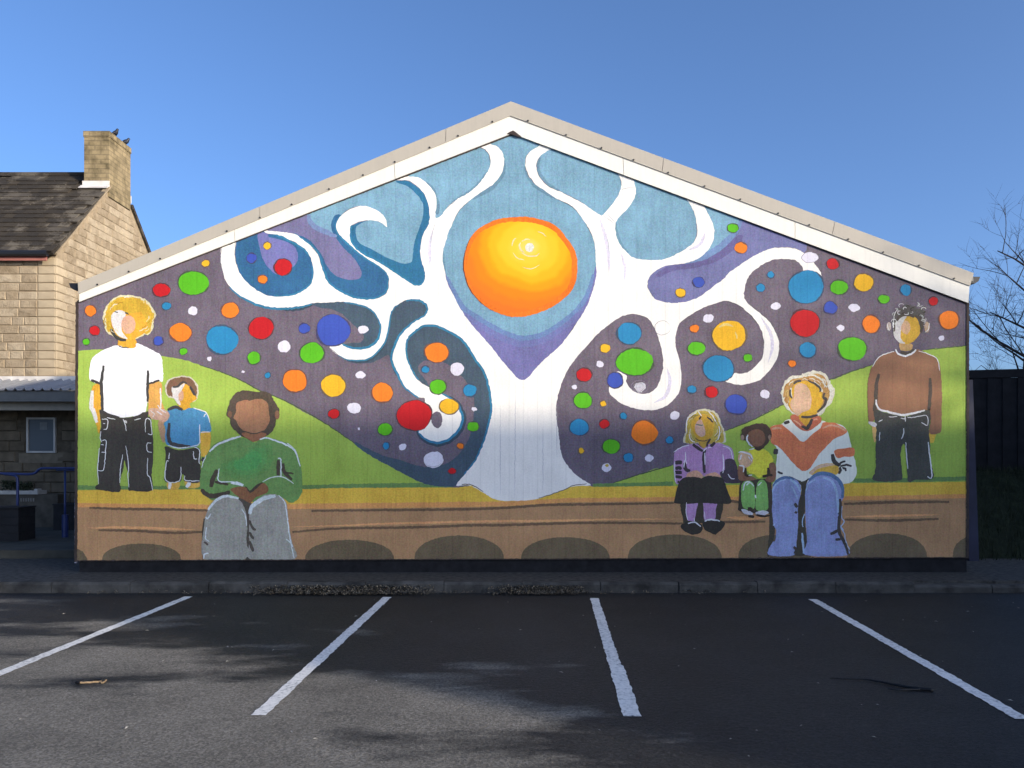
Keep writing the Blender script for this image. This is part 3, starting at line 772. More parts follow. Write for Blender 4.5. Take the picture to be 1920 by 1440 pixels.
wisps(f, A, 660, 350, 300, 250, 34, [(246, 240, 214), (196, 150, 50), (244, 206, 90), (238, 230, 190)], k + 5, 2.2, 7.2)
# 2 boy in blue T-shirt
f = figure('painted brown-haired boy in blue T-shirt and dark shorts')
k = 14
poly('arm', B_([(1520,445),(1632,445),(1612,700),(1545,742),(1518,700)]), (236, 178, 74), k, f, kk=1.0)
poly('arm', B_([(1075,380),(1110,480),(1105,550),(1060,572),(1020,450),(1008,330),(1060,255)]), (204, 166, 130), k, f)
poly('hand', B_([(890,175),(1000,165),(1095,185),(1145,250),(1085,330),(1000,305),(920,285)]), (228, 186, 160), k + 6, f)
strokes('hand_line', [(2.2, B_([(1000,130),(1040,180),(1100,215)])), (2, B_([(990,200),(1050,240)])), (1.5, B_([(910,190),(960,230),(940,270)]))], (240, 236, 236), k + 7, f)
poly('leg', B_([(1118,1040),(1255,1040),(1245,1130),(1130,1142)]), (222, 176, 84), k, f, kk=1.0)
poly('leg', B_([(1325,1040),(1505,1040),(1503,1105),(1370,1122)]), (222, 176, 84), k, f, kk=1.0)
strokes('leg_light', [(6, B_([(1150,1040),(1140,1130)])), (7, B_([(1390,1040),(1345,1110)]))], (232, 228, 226), k + 1, f, kk=1.0)
poly('hair', A([(1088,1240),(1095,1150),(1143,1095),(1215,1066),(1300,1052),(1395,1072),(1458,1135),(1490,1210),(1482,1300),(1430,1370),(1300,1360),(1180,1320),(1125,1312)]), (226, 216, 196), k, f, amp=2.0)
poly('hair', A([(1105,1230),(1112,1155),(1155,1105),(1222,1082),(1300,1068),(1388,1086),(1445,1142),(1472,1210),(1464,1290),(1430,1330),(1300,1350),(1185,1300),(1135,1300)]), (140, 106, 84), k + 1, f, amp=2.0)
poly('face', A([(1168,1190),(1240,1188),(1315,1140),(1352,1160),(1402,1212),(1440,1282),(1468,1330),(1392,1385),(1392,1440)]) + B_([(1380,180),(1290,180)]) + A([(1270,1440),(1230,1382),(1180,1292)]), SK, k + 2, f)
poly('face_light', A([(1168,1190),(1240,1188),(1322,1142),(1290,1222),(1250,1292),(1275,1405),(1230,1382),(1180,1292)]), (240, 234, 230), k + 3, f)
poly('cheek', A([(1290,1230),(1310,1270),(1300,1340),(1255,1350),(1250,1290)]), PK, k + 4, f)
poly('shirt', B_([(1110,195),(1230,152),(1300,187),(1400,158),(1500,190),(1592,230),(1625,330),(1635,442),(1512,450),(1502,595),(1400,635),(1250,645),(1100,592),(1090,400),(1072,352),(1130,250)]), (84, 144, 182), k + 3, f, kk=0.95)
poly('shorts', B_([(1095,620),(1250,665),(1420,642),(1502,650),(1512,830),(1512,1042),(1328,1042),(1320,980),(1290,950),(1270,1045),(1088,1042),(1090,900),(1093,700)]), DK, k + 2, f, kk=1.0)
strokes('dark_line', [(6, B_([(1118,182),(1215,150),(1295,182)])), (7, B_([(1140,340),(1128,480),(1150,572),(1250,610),(1390,620)])), (8, B_([(1560,760),(1530,800)])), (4, A([(1180,1190),(1240,1180),(1300,1130),(1350,1145)])), (5, A([(1390,1180),(1420,1240),(1450,1290)]))], (84, 82, 82), k + 5, f)
strokes('white_line', [(1.8, B_(p)) for p in ([(1430,160),(1520,190),(1590,225),(1622,340)], [(1505,355),(1500,480),(1500,590),(1400,625)], [(1120,610),(1180,625),(1260,640),(1400,625)], [(1440,630),(1500,665),(1495,800),(1510,830)], [(1430,680),(1435,765),(1470,770)], [(1140,700),(1130,770)], [(1130,800),(1105,810),(1095,1030),(1260,1035),(1275,870)], [(1325,970),(1335,1030),(1500,1035)], [(1515,450),(1628,448)], [(1550,270),(1575,230)])], LN, k + 6, f, kk=1.0)

# 3 seated man in green jumper
f = figure('painted dark-haired man seated in green jumper and grey jeans')
k = 24
C_ = lambda p: T(360, 700, p)
E_ = lambda p: T(360, 860, p)
GRN = (108, 142, 82)
poly('jumper', C_([(590,770),(690,800),(760,832),(820,790),(900,768),(1050,808),(1180,858),(1262,950),(1305,1090),(1325,1250),(1328,1440)]) + E_([(1322,400),(1282,480),(1200,532),(1140,505),(1050,470),(700,520),(460,490),(370,460),(250,500),(180,445),(108,360)]) + C_([(98,1300),(118,1130),(178,980),(258,860),(380,800),(500,768)]), GRN, k, f, kk=1.1, var=0.14)
jl = [(720,900),(860,880),(910,950),(900,1080),(800,1180),(680,1230),(480,1200),(400,1130),(480,1050),(620,1000)]
for q, (sc0, cc) in enumerate(((1.25, (102, 144, 82)), (0.95, (96, 148, 84)), (0.65, (88, 152, 86)))):
    poly('jumper_light', C_([(660 + (x_ - 660) * sc0, 1060 + (y_ - 1060) * sc0) for x_, y_ in jl]), cc, k + 1 + q * 0.3, f, kk=1.08, var=0.16, amp=4)
poly('hair', C_([(420,470),(440,400),(470,310),(530,240),(620,205),(740,220),(860,215),(950,250),(982,320),(1032,400),(1052,450),(1048,505),(1010,560),(1000,640),(940,720),(850,782),(720,800),(600,752),(500,672),(460,600),(455,540),(425,510)]), (84, 74, 64), k + 1, f, kk=1.0, amp=2)
poly('neck', C_([(600,715),(860,710),(880,760),(760,822),(690,802)]), (150, 104, 76), k + 2, f, kk=1.0)
poly('ear', ell(360 + 455/6.4, 700 + 492/6.4, 4.2, 6.5), (140, 104, 82), k + 2, f)
poly('ear', ell(360 + 1025/6.4, 700 + 500/6.4, 4.6, 8.5), (158, 116, 92), k + 2, f)
poly('face', C_([(540,360),(640,320),(700,330),(760,310),(850,310),(912,370),(926,480),(940,560),(902,640),(860,690),(760,722),(660,712),(580,652),(528,560),(500,530),(530,470)]), (158, 116, 88), k + 3, f, kk=1.0, var=0.13)
strokes('dark_line', [(1.8, C_([(620,690),(740,726),(860,690)])), (7, C_([(1040,1040),(1037,1130),(1035,1225)])), (6.5, C_([(1100,1080),(1105,1180),(1200,1275)])), (3.5, C_([(1110,1190),(1160,1195),(1222,1205)])), (9, C_([(305,1160),(255,1270),(230,1365)])), (5.5, C_([(280,1300),(350,1315),(440,1335)])), (9, E_([(112,370),(200,440),(330,440),(460,400)])), (6, E_([(640,340),(700,400),(770,340),(850,290)])), (4, E_([(150,720),(138,860),(135,1000),(140,1200)])), (3, C_([(690,340),(710,350)]))], (80, 70, 60), k + 3, f, kk=1.0)
poly('hands', E_([(465,380),(520,342),(640,342),(700,412),(760,372),(850,292),(912,332),(912,400),(850,432),(760,470),(700,545),(640,532),(580,470)]), (140, 98, 70), k + 4, f, kk=1.0)
poly('dark_gap', E_([(560,470),(690,530),(730,560),(690,700),(700,900),(724,1205),(638,1205),(658,900),(650,650)]), (92, 84, 74), k + 4, f, kk=1.0)
JG = (157, 154, 143)
poly('jeans', E_([(150,1205),(150,800),(180,650),(230,540),(320,460),(420,440),(520,460),(602,530),(652,650),(666,800),(656,960),(640,1205)]), JG, k + 5, f, kk=1.1)
poly('jeans', E_([(702,1205),(690,1000),(690,640),(720,560),(800,480),(900,430),(1000,430),(1090,470),(1142,560),(1162,780),(1202,1000),(1232,1205)]), JG, k + 5, f, kk=1.1)
strokes('dark_line', [(5, E_([(690,740),(730,830),(770,855)])), (5, E_([(690,880),(720,930),(745,960)])), (6, E_([(690,990),(720,1060),(735,1110)])), (4, E_([(150,1000),(200,1035)]))], (92, 84, 74), k + 6, f, kk=1.0)
strokes('white_line', [(5, E_([(200,615),(260,530),(340,470),(430,448),(560,478)])), (8, E_([(695,660),(720,580),(790,520),(880,470),(1000,445)])), (2.2, E_([(1040,440),(1115,520),(1145,700),(1170,900),(1200,1060),(1226,1190)])), (2.5, E_([(230,660),(190,720),(170,700)])), (1.8, E_([(180,820),(165,950),(210,995)])), (1.8, E_([(600,600),(645,690),(662,800)])), (3, E_([(200,1130),(150,1150),(145,1200)])), (2.4, E_([(1130,965),(1180,1000),(1215,1060)])),
      (4, C_([(590,755),(440,800),(300,860),(215,940)])), (3, C_([(820,790),(900,775),(1040,820),(1180,882),(1250,955),(1300,1115)])), (1.6, C_([(1140,840),(1210,885),(1262,960)])), (2.4, C_([(1035,1020),(1068,1040),(1070,1240)])), (1.8, C_([(850,1300),(960,1250),(1100,1245),(1220,1322)])), (2.2, C_([(330,1140),(325,1290),(480,1300)])), (6, C_([(470,1310),(540,1320),(620,1345)])), (1.5, C_([(120,1130),(140,1060),(175,985)]))], (214, 222, 220), k + 7, f, kk=1.0)

# 4 girl in purple jacket
f = figure('painted blonde girl in purple jacket and black skirt')
k = 16
G_ = lambda p: T(1240, 740, p)
S_ = lambda p: T(1240, 900, p, 8.0)
poly('hair', G_([(265,575),(275,490),(295,440),(292,340),(322,255),(395,203),(480,172),(575,180),(650,215),(700,290),(710,340),(750,410),(765,480),(765,575),(640,590),(540,600),(430,588),(330,588)]), (232, 226, 196), k, f, amp=2)
poly('hair', G_([(285,565),(295,490),(312,440),(310,345),(340,268),(405,220),(480,194),(565,202),(635,232),(680,295),(692,345),(728,415),(742,480),(742,565),(640,580),(540,600),(430,575),(340,578)]), (218, 190, 86), k + 1, f, amp=2.5)
poly('jacket', G_([(370,590),(440,600),(500,640),(560,600),(660,580),(780,610),(852,660),(872,790),(892,850),(935,1000),(965,1052),(770,1062),(750,1000),(700,965),(480,985),(300,985),(262,1040),(180,1072),(150,960),(148,800),(160,690),(250,620)]), (166, 128, 166), k + 2, f, kk=1.25)
poly('sleeve', G_([(765,780),(880,790),(935,1000),(965,1052),(775,1056),(700,940),(760,900)]), (78, 68, 76), k + 3, f, kk=1.0)
poly('neck', G_([(440,550),(590,535),(560,600),(500,642)]), (222, 178, 80), k + 3, f)
poly('face', G_([(350,360),(380,300),(480,230),(560,250),(622,330),(622,440),(592,512),(520,548),(450,542),(400,490),(368,420)]), (238, 188, 72), k + 3, f)
poly('cheek', G_([(400,380),(430,320),(480,300),(500,350),(525,430),(520,490),(460,500),(410,450)]), (240, 196, 172), k + 4, f)
poly('hand', G_([(300,965),(340,930),(420,908),(492,960),(482,1002),(310,996)]), (216, 166, 136), k + 3, f, kk=1.0)
poly('hand', G_([(540,955),(640,930),(702,962),(690,994),(540,985)]), (216, 166, 136), k + 3, f, kk=1.0)
poly('skirt', G_([(158,1262),(200,1080),(260,1000),(400,985),(480,1002),(560,975),(700,990),(752,1030),(782,1120),(822,1230),(832,1300),(700,1310),(520,1300),(300,1310),(160,1302)]), (64, 60, 54), k + 5, f, kk=1.0)
poly('leg_shadow', S_([(325,300),(890,300),(880,600),(840,640),(370,640),(330,600)]), (74, 68, 58), k + 3, f, kk=1.0)
poly('sock', S_([(380,320),(540,320),(525,450),(490,610),(400,610),(375,480)]), (166, 128, 168), k + 4, f, kk=1.25)
poly('sock', S_([(635,300),(822,300),(815,450),(800,600),(650,610),(635,450)]), (166, 128, 168), k + 4, f, kk=1.25)
poly('shoe', S_([(285,700),(340,640),(420,615),(540,630),(610,680),(615,740),(570,800),(470,815),(380,790)]), (62, 58, 52), k + 5, f, kk=1.0)
poly('shoe', S_([(610,640),(680,600),(780,590),(900,610),(950,640),(930,710),(850,790),(800,815),(730,790),(650,740)]), (62, 58, 52), k + 5, f, kk=1.0)
strokes('dark_line', [(6, G_([(375,595),(430,635),(495,680)])), (4, G_([(590,530),(555,580),(545,625)])), (6, G_([(640,575),(590,620)])), (1.6, G_([(405,520),(450,548),(520,556),(580,530)])), (3.5, G_([(475,262),(450,295)])), (3, G_([(550,266),(590,300),(620,335)])), (6, G_([(525,660),(505,740),(510,830),(515,940)])), (8, G_([(160,815),(250,812)])), (7, G_([(165,880),(245,880)])), (7, G_([(165,930),(245,935)])), (6, G_([(165,985),(250,990)])), (7, G_([(275,820),(290,890),(340,915)])), (5, G_([(190,1040),(215,1050)]))], (72, 64, 66), k + 5, f, kk=1.0)
strokes('white_line', [(1.8, G_(p)) for p in ([(150,690),(220,640),(330,605)], [(160,800),(160,960),(175,1050)], [(290,690),(290,780),(300,830)], [(740,620),(820,650),(860,780)], [(735,720),(745,850),(735,940)], [(500,680),(540,640)], [(560,640),(600,630)], [(275,790),(270,870)], [(300,440),(300,340),(330,270),(420,215)], [(440,200),(480,260)], [(560,200),(610,250),(650,320)], [(690,380),(700,460),(680,540)], [(330,470),(350,540),(400,570)], [(520,700),(522,840)], [(800,950),(830,1000),(880,1010)])] + [(2.5, S_([(400,650),(450,635),(520,640),(590,700)])), (3, S_([(650,620),(690,595),(780,600),(880,615)])), (1.6, S_([(490,570),(490,620)])), (1.5, S_([(640,470),(655,590)])), (1.5, S_([(375,340),(370,480),(395,600)]))], (226, 222, 228), k + 6, f, kk=1.0)
wisps(f, G_, 505, 420, 215, 225, 40, [(236, 228, 190), (190, 168, 84), (150, 136, 80), (232, 206, 110)], k + 2, 2.4, 7.0, 80)
strokes('mouth', [(2, G_([(415,355),(460,365),(500,370)]))], (78, 128, 118), k + 6, f)

# 6 seated man in V-neck sweater (before the child, who sits in front of him)
f = figure('painted fair-haired man seated in white sweater with red V and blue jeans')
k = 16
M_ = lambda p: T(1380, 680, p)
N_ = lambda p: T(1380, 860, p)
poly('hair', M_([(545,450),(545,330),(590,215),(675,158),(760,152),(830,120),(950,96),(1070,132),(1122,228),(1172,310),(1178,390),(1152,475),(1100,530),(1010,625),(900,660),(760,652),(630,575),(580,505)]), (238, 234, 214), k, f, amp=3)
poly('hair', M_([(570,440),(572,340),(612,235),(690,180),(770,190),(840,150),(950,130),(1040,160),(1090,240),(1125,320),(1130,390),(1100,460),(1050,520),(980,600),(880,640),(760,640),(650,560),(600,490)]), (204, 158, 96), k + 1, f, amp=2)
poly('sweater', M_([(540,740),(650,680),(850,822),(1020,700),(1100,720),(1250,740),(1332,820),(1372,950),(1402,1100),(1432,1200),(1445,1330),(1392,1425)]) + N_([(1300,300),(1100,330),(480,330),(478,250)]) + M_([(478,1250),(490,1040),(430,960),(410,850),(430,760)]), (252, 240, 224), k + 2, f, kk=0.98, var=0.05)
RED = (236, 112, 76)
poly('red_chevron', M_([(408,800),(430,760),(540,742),(575,765),(680,850),(798,952),(900,870),(1010,785),(1040,720),(1110,718),(1210,735),(1335,830),(1180,912),(1090,1000),(1000,1095),(930,1200),(880,1270),(812,1302),(740,1260),(660,1180),(560,1060),(490,1000),(420,958)]), RED, k + 3, f, kk=1.4)
poly('red_cuff', M_([(1178,1055),(1280,1032),(1382,1018),(1424,1050),(1402,1122),(1300,1128),(1210,1142)]), RED, k + 3, f, kk=1.4)
poly('collar', M_([(650,660),(700,618),(800,660),(990,640),(1022,705),(950,770),(850,822),(740,780)]), (196, 112, 84), k + 3, f, kk=1.0)
poly('neck', M_([(755,655),(895,655),(880,720),(850,765),(800,730)]), (240, 184, 72), k + 4, f)
poly('face', M_([(640,430),(672,300),(742,240),(830,220),(920,240),(1002,310),(1042,420),(1022,522),(960,612),(870,652),(760,652),(690,592),(640,520)]), (242, 190, 66), k + 5, f)
poly('cheek', M_([(690,400),(700,290),(760,245),(840,270),(890,360),(905,470),(880,560),(790,600),(740,640),(690,590),(650,520),(660,450)]), (238, 196, 162), k + 6, f)
poly('forearm', M_([(875,1335),(960,1245),(1080,1208),(1200,1220),(1232,1290),(1200,1342),(1050,1350)]), (232, 178, 78), k + 4, f, kk=1.0)
poly('forearm_light', M_([(880,1330),(950,1250),(1080,1212),(1190,1222),(1100,1245),(980,1275),(920,1330)]), (228, 184, 154), k + 5, f, kk=1.0)
poly('dark_gap', N_([(630,205),(790,272),(872,236),(840,330),(822,700),(850,1000),(832,1150),(690,1150),(730,1000),(740,560),(782,400),(760,300)]), (76, 70, 60), k + 4, f, kk=1.0)
poly('dark_gap', N_([(410,480),(450,500),(470,800),(440,1000),(400,1160),(375,1150),(395,900),(400,700)]), (76, 70, 60), k + 3, f, kk=1.0)
JB = (132, 140, 176)
poly('jeans', N_([(388,1155),(430,1010),(470,980),(480,860),(450,800),(432,650),(420,480),(440,330),(500,252),(600,222),(700,242),(772,320),(772,440),(742,560),(742,800),(722,1000),(690,1155)]), JB, k + 5, f, kk=1.35)
poly('jeans', N_([(828,1155),(850,1000),(832,700),(830,400),(852,290),(920,210),(1020,168),(1130,188),(1232,250),(1285,350),(1285,470),(1246,560),(1240,800),(1290,1000),(1342,1155)]), JB, k + 5, f, kk=1.35)
strokes('knee_shade', [(5, N_([(440,330),(500,258),(600,226),(700,246)])), (7, N_([(870,260),(940,205),(1030,176),(1140,196),(1230,260),(1278,360),(1272,470)]))], (98, 124, 160), k + 6, f, kk=1.0)
strokes('dark_line', [(8, M_([(1150,1100),(1180,1190),(1245,1235)])), (4, M_([(1240,1212),(1275,1190),(1312,1185)])), (4, M_([(1250,1240),(1320,1228),(1385,1242)])), (4, M_([(1270,1260),(1300,1270),(1320,1300)])), (5, M_([(1245,1250),(1250,1290),(1230,1335)])), (5, M_([(780,648),(860,655),(980,630)])), (5, M_([(1060,360),(1045,420),(1078,440),(1050,520),(970,590)])), (4, M_([(860,215),(950,260),(1010,310),(1000,350)])), (5, M_([(690,250),(730,225),(780,218)])), (3.5, M_([(650,320),(645,380),(668,425)])), (6, M_([(915,670),(880,740),(850,790),(790,760)])), (6, M_([(575,728),(640,705)])), (9, M_([(480,1030),(470,1100)])), (4, M_([(500,1310),(560,1335)])), (6, N_([(1245,480),(1250,600),(1232,760),(1240,900),(1300,1010),(1345,1150)])), (6, N_([(1130,905),(1180,880),(1230,850)])), (5, N_([(1190,965),(1255,968)])), (6, N_([(700,540),(735,580)])), (5, N_([(705,640),(735,645)])), (6, N_([(690,1060),(720,1090),(700,1140)]))], (78, 72, 68), k + 8, f, kk=1.0)
strokes('white_line', [(3, N_([(440,500),(428,430),(460,330),(520,275),(600,250)])), (4, N_([(640,250),(720,300),(770,400)])), (3, N_([(660,330),(700,390),(735,480)])), (2.5, N_([(840,390),(870,300),(950,250)])), (5, N_([(1040,225),(1130,260),(1190,350),(1215,480),(1220,650)])), (2, N_([(1270,570),(1265,700),(1295,760),(1255,820),(1300,900),(1310,980),(1360,1090)])), (4, N_([(790,890),(800,1000),(810,1130)])), (2, N_([(820,660),(795,740),(800,820)])), (2.5, N_([(460,780),(440,800)])), (2, N_([(1250,800),(1290,860)]))], (172, 194, 218), k + 8, f, kk=1.0)
strokes('highlight', [(3.5, M_([(1035,790),(1120,755),(1220,765),(1310,815)])), (4, M_([(430,800),(480,785),(540,790)])), (3, M_([(930,690),(975,675)])), (3, M_([(690,690),(740,720),(770,760)]))], (236, 168, 136), k + 8, f, kk=1.0)
strokes('hair_light', [(4, M_([(600,250),(660,190),(750,180)])), (3, M_([(820,165),(920,150),(1020,200),(1085,300)])), (6, M_([(1100,260),(1145,360),(1120,450),(1080,510)])), (3.5, M_([(660,300),(650,360),(670,420)])), (4, M_([(930,230),(1000,290),(1040,350)])), (2.5, M_([(560,400),(565,470)]))], (240, 238, 222), k + 7, f)

wisps(f, M_, 860, 390, 300, 260, 36, [(240, 236, 218), (176, 128, 72), (226, 190, 120), (248, 246, 236)], k + 3, 2.4, 6.9, 75)
# 5 small child in yellow top
f = figure('painted small child in yellow top and green trousers')
k = 28
poly('outline_shade', G_([(940,1060),(1000,1020),(1290,1020),(1320,1120),(1330,1250),(1320,1400),(1300,1430),(950,1400),(925,1330),(930,1200)]), (76, 68, 58), k, f, kk=1.0)
poly('hair', G_([(958,460),(980,400),(1060,368),(1160,343),(1250,358),(1302,410),(1322,480),(1292,560),(1222,640),(1170,662),(1100,622),(1040,562),(960,532)]), (84, 68, 58), k + 1, f, kk=1.0, amp=2)
poly('ear', ell(1240 + 970/6.4, 740 + 515/6.4, 3.2, 5.2), (186, 156, 132), k + 1, f)
poly('ear', ell(1240 + 1295/6.4, 740 + 512/6.4, 2.6, 5.0), (176, 148, 122), k + 2, f)
poly('face', G_([(1040,460),(1120,418),(1200,430),(1242,510),(1232,582),(1160,622),(1080,602),(1040,532)]), (134, 96, 74), k + 2, f, kk=1.0)
poly('arm', G_([(925,850),(990,858),(1002,950),(1100,988),(1132,1022),(950,1032),(918,960)]), (142, 102, 80), k + 1, f, kk=1.0)
poly('arm', G_([(1290,830),(1360,828),(1372,980),(1332,1052),(1250,1032),(1260,990),(1300,950)]), (142, 102, 80), k + 1, f, kk=1.0)
poly('top', G_([(1040,690),(1100,650),(1170,662),(1240,658),(1312,720),(1342,800),(1290,832),(1272,940),(1172,1002),(1120,962),(1040,932),(1018,880),(1080,800),(1090,740)]), (238, 196, 66), k + 2, f, kk=1.25)
poly('ball', ell(1240 + 1005/6.4, 740 + 775/6.4, 14.5, 15, irr=0.05), (216, 176, 140), k + 3, f, kk=1.0)
poly('trouser_leg', G_([(960,1085),(1020,1032),(1100,1062),(1120,1200),(1112,1362),(1000,1370),(960,1285)]), (126, 172, 94), k + 2, f, kk=1.2)
poly('trouser_leg', G_([(1150,1062),(1222,1022),(1268,1100),(1278,1250),(1268,1382),(1140,1382),(1130,1250)]), (126, 172, 94), k + 2, f, kk=1.2)
poly('shoe', S_([(1200,440),(1280,450),(1365,490),(1362,525),(1290,520),(1220,490)]), (226, 222, 226), k + 3, f, kk=1.0)
poly('shoe', S_([(1412,490),(1480,460),(1580,465),(1602,500),(1520,530),(1430,520)]), (226, 222, 226), k + 3, f, kk=1.0)
strokes('dark_line', [(5, G_([(1010,880),(1010,960),(1060,975)])), (6, G_([(1280,880),(1280,960),(1210,985)])), (5, G_([(1290,965),(1330,965)])), (5, S_([(1300,540),(1390,550)])), (4, S_([(1420,520),(1520,540),(1640,530)])), (5, G_([(1120,640),(1160,655),(1210,640)])), (7, S_([(1290,430),(1370,440)]))], (74, 62, 52), k + 4, f, kk=1.0)
strokes('white_line', [(3, G_([(1035,480),(1025,550),(1090,625)])), (2.5, G_([(920,690),(980,690),(1060,720),(1095,770)])), (2.5, G_([(960,720),(940,780)])), (2, G_([(1040,740),(1085,800)])), (2.5, G_([(930,850),(985,860),(980,930)])), (2, G_([(1050,660),(1110,645)])), (2.5, G_([(980,1150),(1000,1060),(1060,1040)])), (2.5, G_([(1020,1090),(1060,1050),(1105,1100)])), (2, G_([(1155,1090),(1200,1050)])), (3, G_([(1125,1200),(1130,1240)])), (2, G_([(1040,970),(1090,965)]))], (226, 226, 222), k + 5, f, kk=1.0)

# 7 standing man in brown sweater
f = figure('painted grey-haired man standing in brown sweater and dark trousers')
k = 14
P_ = lambda p: T(1540, 540, p)
Q_ = lambda p: T(1560, 740, p)
poly('hand', Q_([(1165,450),(1242,462),(1215,572),(1170,565)]), (230, 184, 74), k, f, kk=1.0)
poly('hand', Q_([(478,385),(530,400),(530,535),(500,562)]), (226, 178, 110), k, f, kk=1.0)
poly('cuff', Q_([(436,322),(525,338),(525,385),(465,372)]), (236, 232, 230), k + 4, f)
poly('sweater', P_([(612,935),(660,850),(740,800),(870,762),(940,800),(1020,818),(1090,792),(1140,738),(1260,778),(1362,828),(1412,900),(1434,1040),(1445,1300),(1445,1440)]) + Q_([(1312,100),(1312,400),(1282,462),(1168,462),(1182,300),(1150,190),(1000,225),(870,240),(700,215),(560,182),(510,300),(440,325),(428,100)]) + P_([(553,1440),(553,1150),(588,980)]), (158, 116, 90), k + 1, f, kk=0.82, var=0.09)
poly('trousers', Q_([(500,170),(600,205),(800,252),(880,262),(1000,225),(1150,182),(1182,260),(1162,420),(1172,560),(1182,800),(1212,1000),(1000,1022),(920,1047),(900,950),(880,640),(842,600),(820,750),(836,920),(810,1030),(498,1030),(520,900),(520,600),(530,400),(510,300)]), (80, 80, 74), k + 2, f, kk=1.0, amp=1.3)
poly('hair', P_([(850,500),(855,420),(872,330),(905,250),(960,222),(1040,196),(1100,205),(1165,235),(1225,270),(1238,350),(1225,455),(1200,545),(1170,470),(1150,380),(1110,345),(1060,340),(1000,330),(930,355),(895,400),(885,500)]), (104, 100, 96), k + 1, f, amp=4.5)
rc = random.Random(3)
for q in range(26):
    cx_, cy_ = rc.uniform(880, 1225), rc.uniform(195, 330)
    if q % 3 == 0: cx_, cy_ = rc.choice([rc.uniform(855, 890), rc.uniform(1190, 1235)]), rc.uniform(300, 470)
    r0_, a0_ = rc.uniform(14, 34), rc.uniform(0, 6.28)
    strokes('curl', [(rc.uniform(1.0, 1.9), P_([(cx_ + r0_ * math.cos(a0_ + t_ * 0.8), cy_ + r0_ * 0.8 * math.sin(a0_ + t_ * 0.8)) for t_ in range(5)]))], rc.choice([(226, 224, 222), (196, 194, 192), (70, 66, 62)]), k + 6, f)
poly('ear', ell(1540 + 808/6.4, 540 + 460/6.4, 4.4, 8), (206, 190, 180), k + 1, f)
poly('ear', ell(1540 + 1265/6.4, 540 + 472/6.4, 5.0, 10), (210, 180, 150), k + 1, f)
poly('neck', P_([(940,660),(1085,672),(1070,745),(950,745)]), (222, 180, 120), k + 2, f)
poly('face', P_([(878,430),(930,352),(1030,332),(1130,352),(1172,430),(1182,540),(1102,642),(1020,674),(940,662),(868,572)]), (230, 184, 74), k + 3, f)
poly('face_light', P_([(866,572),(878,430),(940,350),(1020,335),(965,450),(948,600),(1005,668),(935,655)]), (226, 222, 218), k + 4, f)
poly('cheek', ell(1540 + 1010/6.4, 540 + 475/6.4, 8.2, 13), (232, 190, 150), k + 5, f)
strokes('dark_line', [(7, P_([(692,1030),(662,1130),(652,1300),(640,1440)]) + Q_([(500,200)])), (6.5, P_([(1300,1080),(1305,1250),(1290,1440)]) + Q_([(1165,180)])), (6, P_([(950,768),(1030,790),(1112,742)])), (6, P_([(900,390),(960,330),(1060,325),(1110,350)])), (6, P_([(1120,330),(1190,380),(1200,470),(1190,530)])), (3, P_([(880,440),(870,520)]))], (84, 76, 68), k + 6, f, kk=1.0)
strokes('white_line', [(3.5, P_([(885,738),(920,790),(1010,815),(1090,780),(1130,738)])), (1.6, P_([(870,765),(740,800),(660,860),(612,945)])), (1.4, P_([(1160,755),(1300,800),(1390,860),(1415,990)])), (4, Q_([(525,60),(555,165),(700,215),(830,242),(910,238),(1112,190)])), (1.5, Q_([(680,265),(780,265)])), (1.5, Q_([(820,282),(882,290)])), (1.8, Q_([(872,250),(876,325)])), (1.5, Q_([(900,270),(950,276),(1130,250),(1145,370)])), (2, Q_([(856,400),(850,480),(830,532)])), (2, Q_([(880,570),(890,700),(906,890)])), (2.4, Q_([(1150,570),(1165,700),(1196,985),(1140,985)])), (1.5, Q_([(570,450),(565,550)])), (1.6, Q_([(556,325),(605,300)])), (1.6, Q_([(1070,335),(1140,372)])),
      (1.2, P_([(868,440),(870,340),(905,255)])), (2.4, P_([(855,410),(862,480)])), (1.4, P_([(790,430),(800,490),(820,510)])), (1.4, P_([(1290,420),(1280,500),(1240,530)]))], (226, 224, 222), k + 7, f, kk=0.98)

# brown edging round the picture
KT = 40
def trim(a_, b_, w):
    mb = MB(); stroke_geo(mb, [a_, lerp2(a_, b_, 0.33), lerp2(a_, b_, 0.66), b_], w, KT, taper=0.0, sub=16)
    mb.build('edging', m_trim, mural)
trim((145.5, 566), (143, 1053), 5.5)
trim((1814, 566), (1813, 1047), 5.0)
KT += 1.5
trim((146, 567), (962, 251), 5.0)
trim((964, 251), (1815, 569), 5.0)
KT += 1.5
trim((143, 1051), (1813, 1045), 1.8)

# ------------------------------------------------------------------ stone house on the left
m_stone, nt, b = new_mat('sandstone_block')
pos = position(nt)
oi = nt.nodes.new('ShaderNodeObjectInfo')
n1 = noise(nt, pos, 5.0, 5.0, 0.6)
n2 = noise(nt, pos, 30.0, 4.0, 0.6)
c1 = ramp(nt, oi.outputs['Random'], [(0.0, (0.305, 0.237, 0.158)), (0.5, (0.36, 0.285, 0.192)), (1.0, (0.42, 0.34, 0.238))])
c2 = ramp(nt, n1, [(0.3, (0.72, 0.69, 0.64)), (0.55, (1.0, 1.0, 1.0)), (0.75, (1.12, 1.1, 1.05))])
c = mix(nt, 1.0, c1, c2, 'MULTIPLY')
nt.links.new(c, b.inputs['Base Color'])
b.inputs['Roughness'].default_value = 0.9
b.inputs['Specular IOR Level'].default_value = 0.15
bump(nt, b, math_node(nt, 'ADD', n1, n2), 0.7, 0.03)
m_mortar = simple('lime_mortar', (0.31, 0.24, 0.158), 0.95, 0.2, 9.0, 0.1, bmp=0.5, bscale=40)
m_quoin = simple('dressed_quoin', (0.42, 0.335, 0.225), 0.9, 0.12, 3.0, 0.15, bmp=0.2, bscale=25)

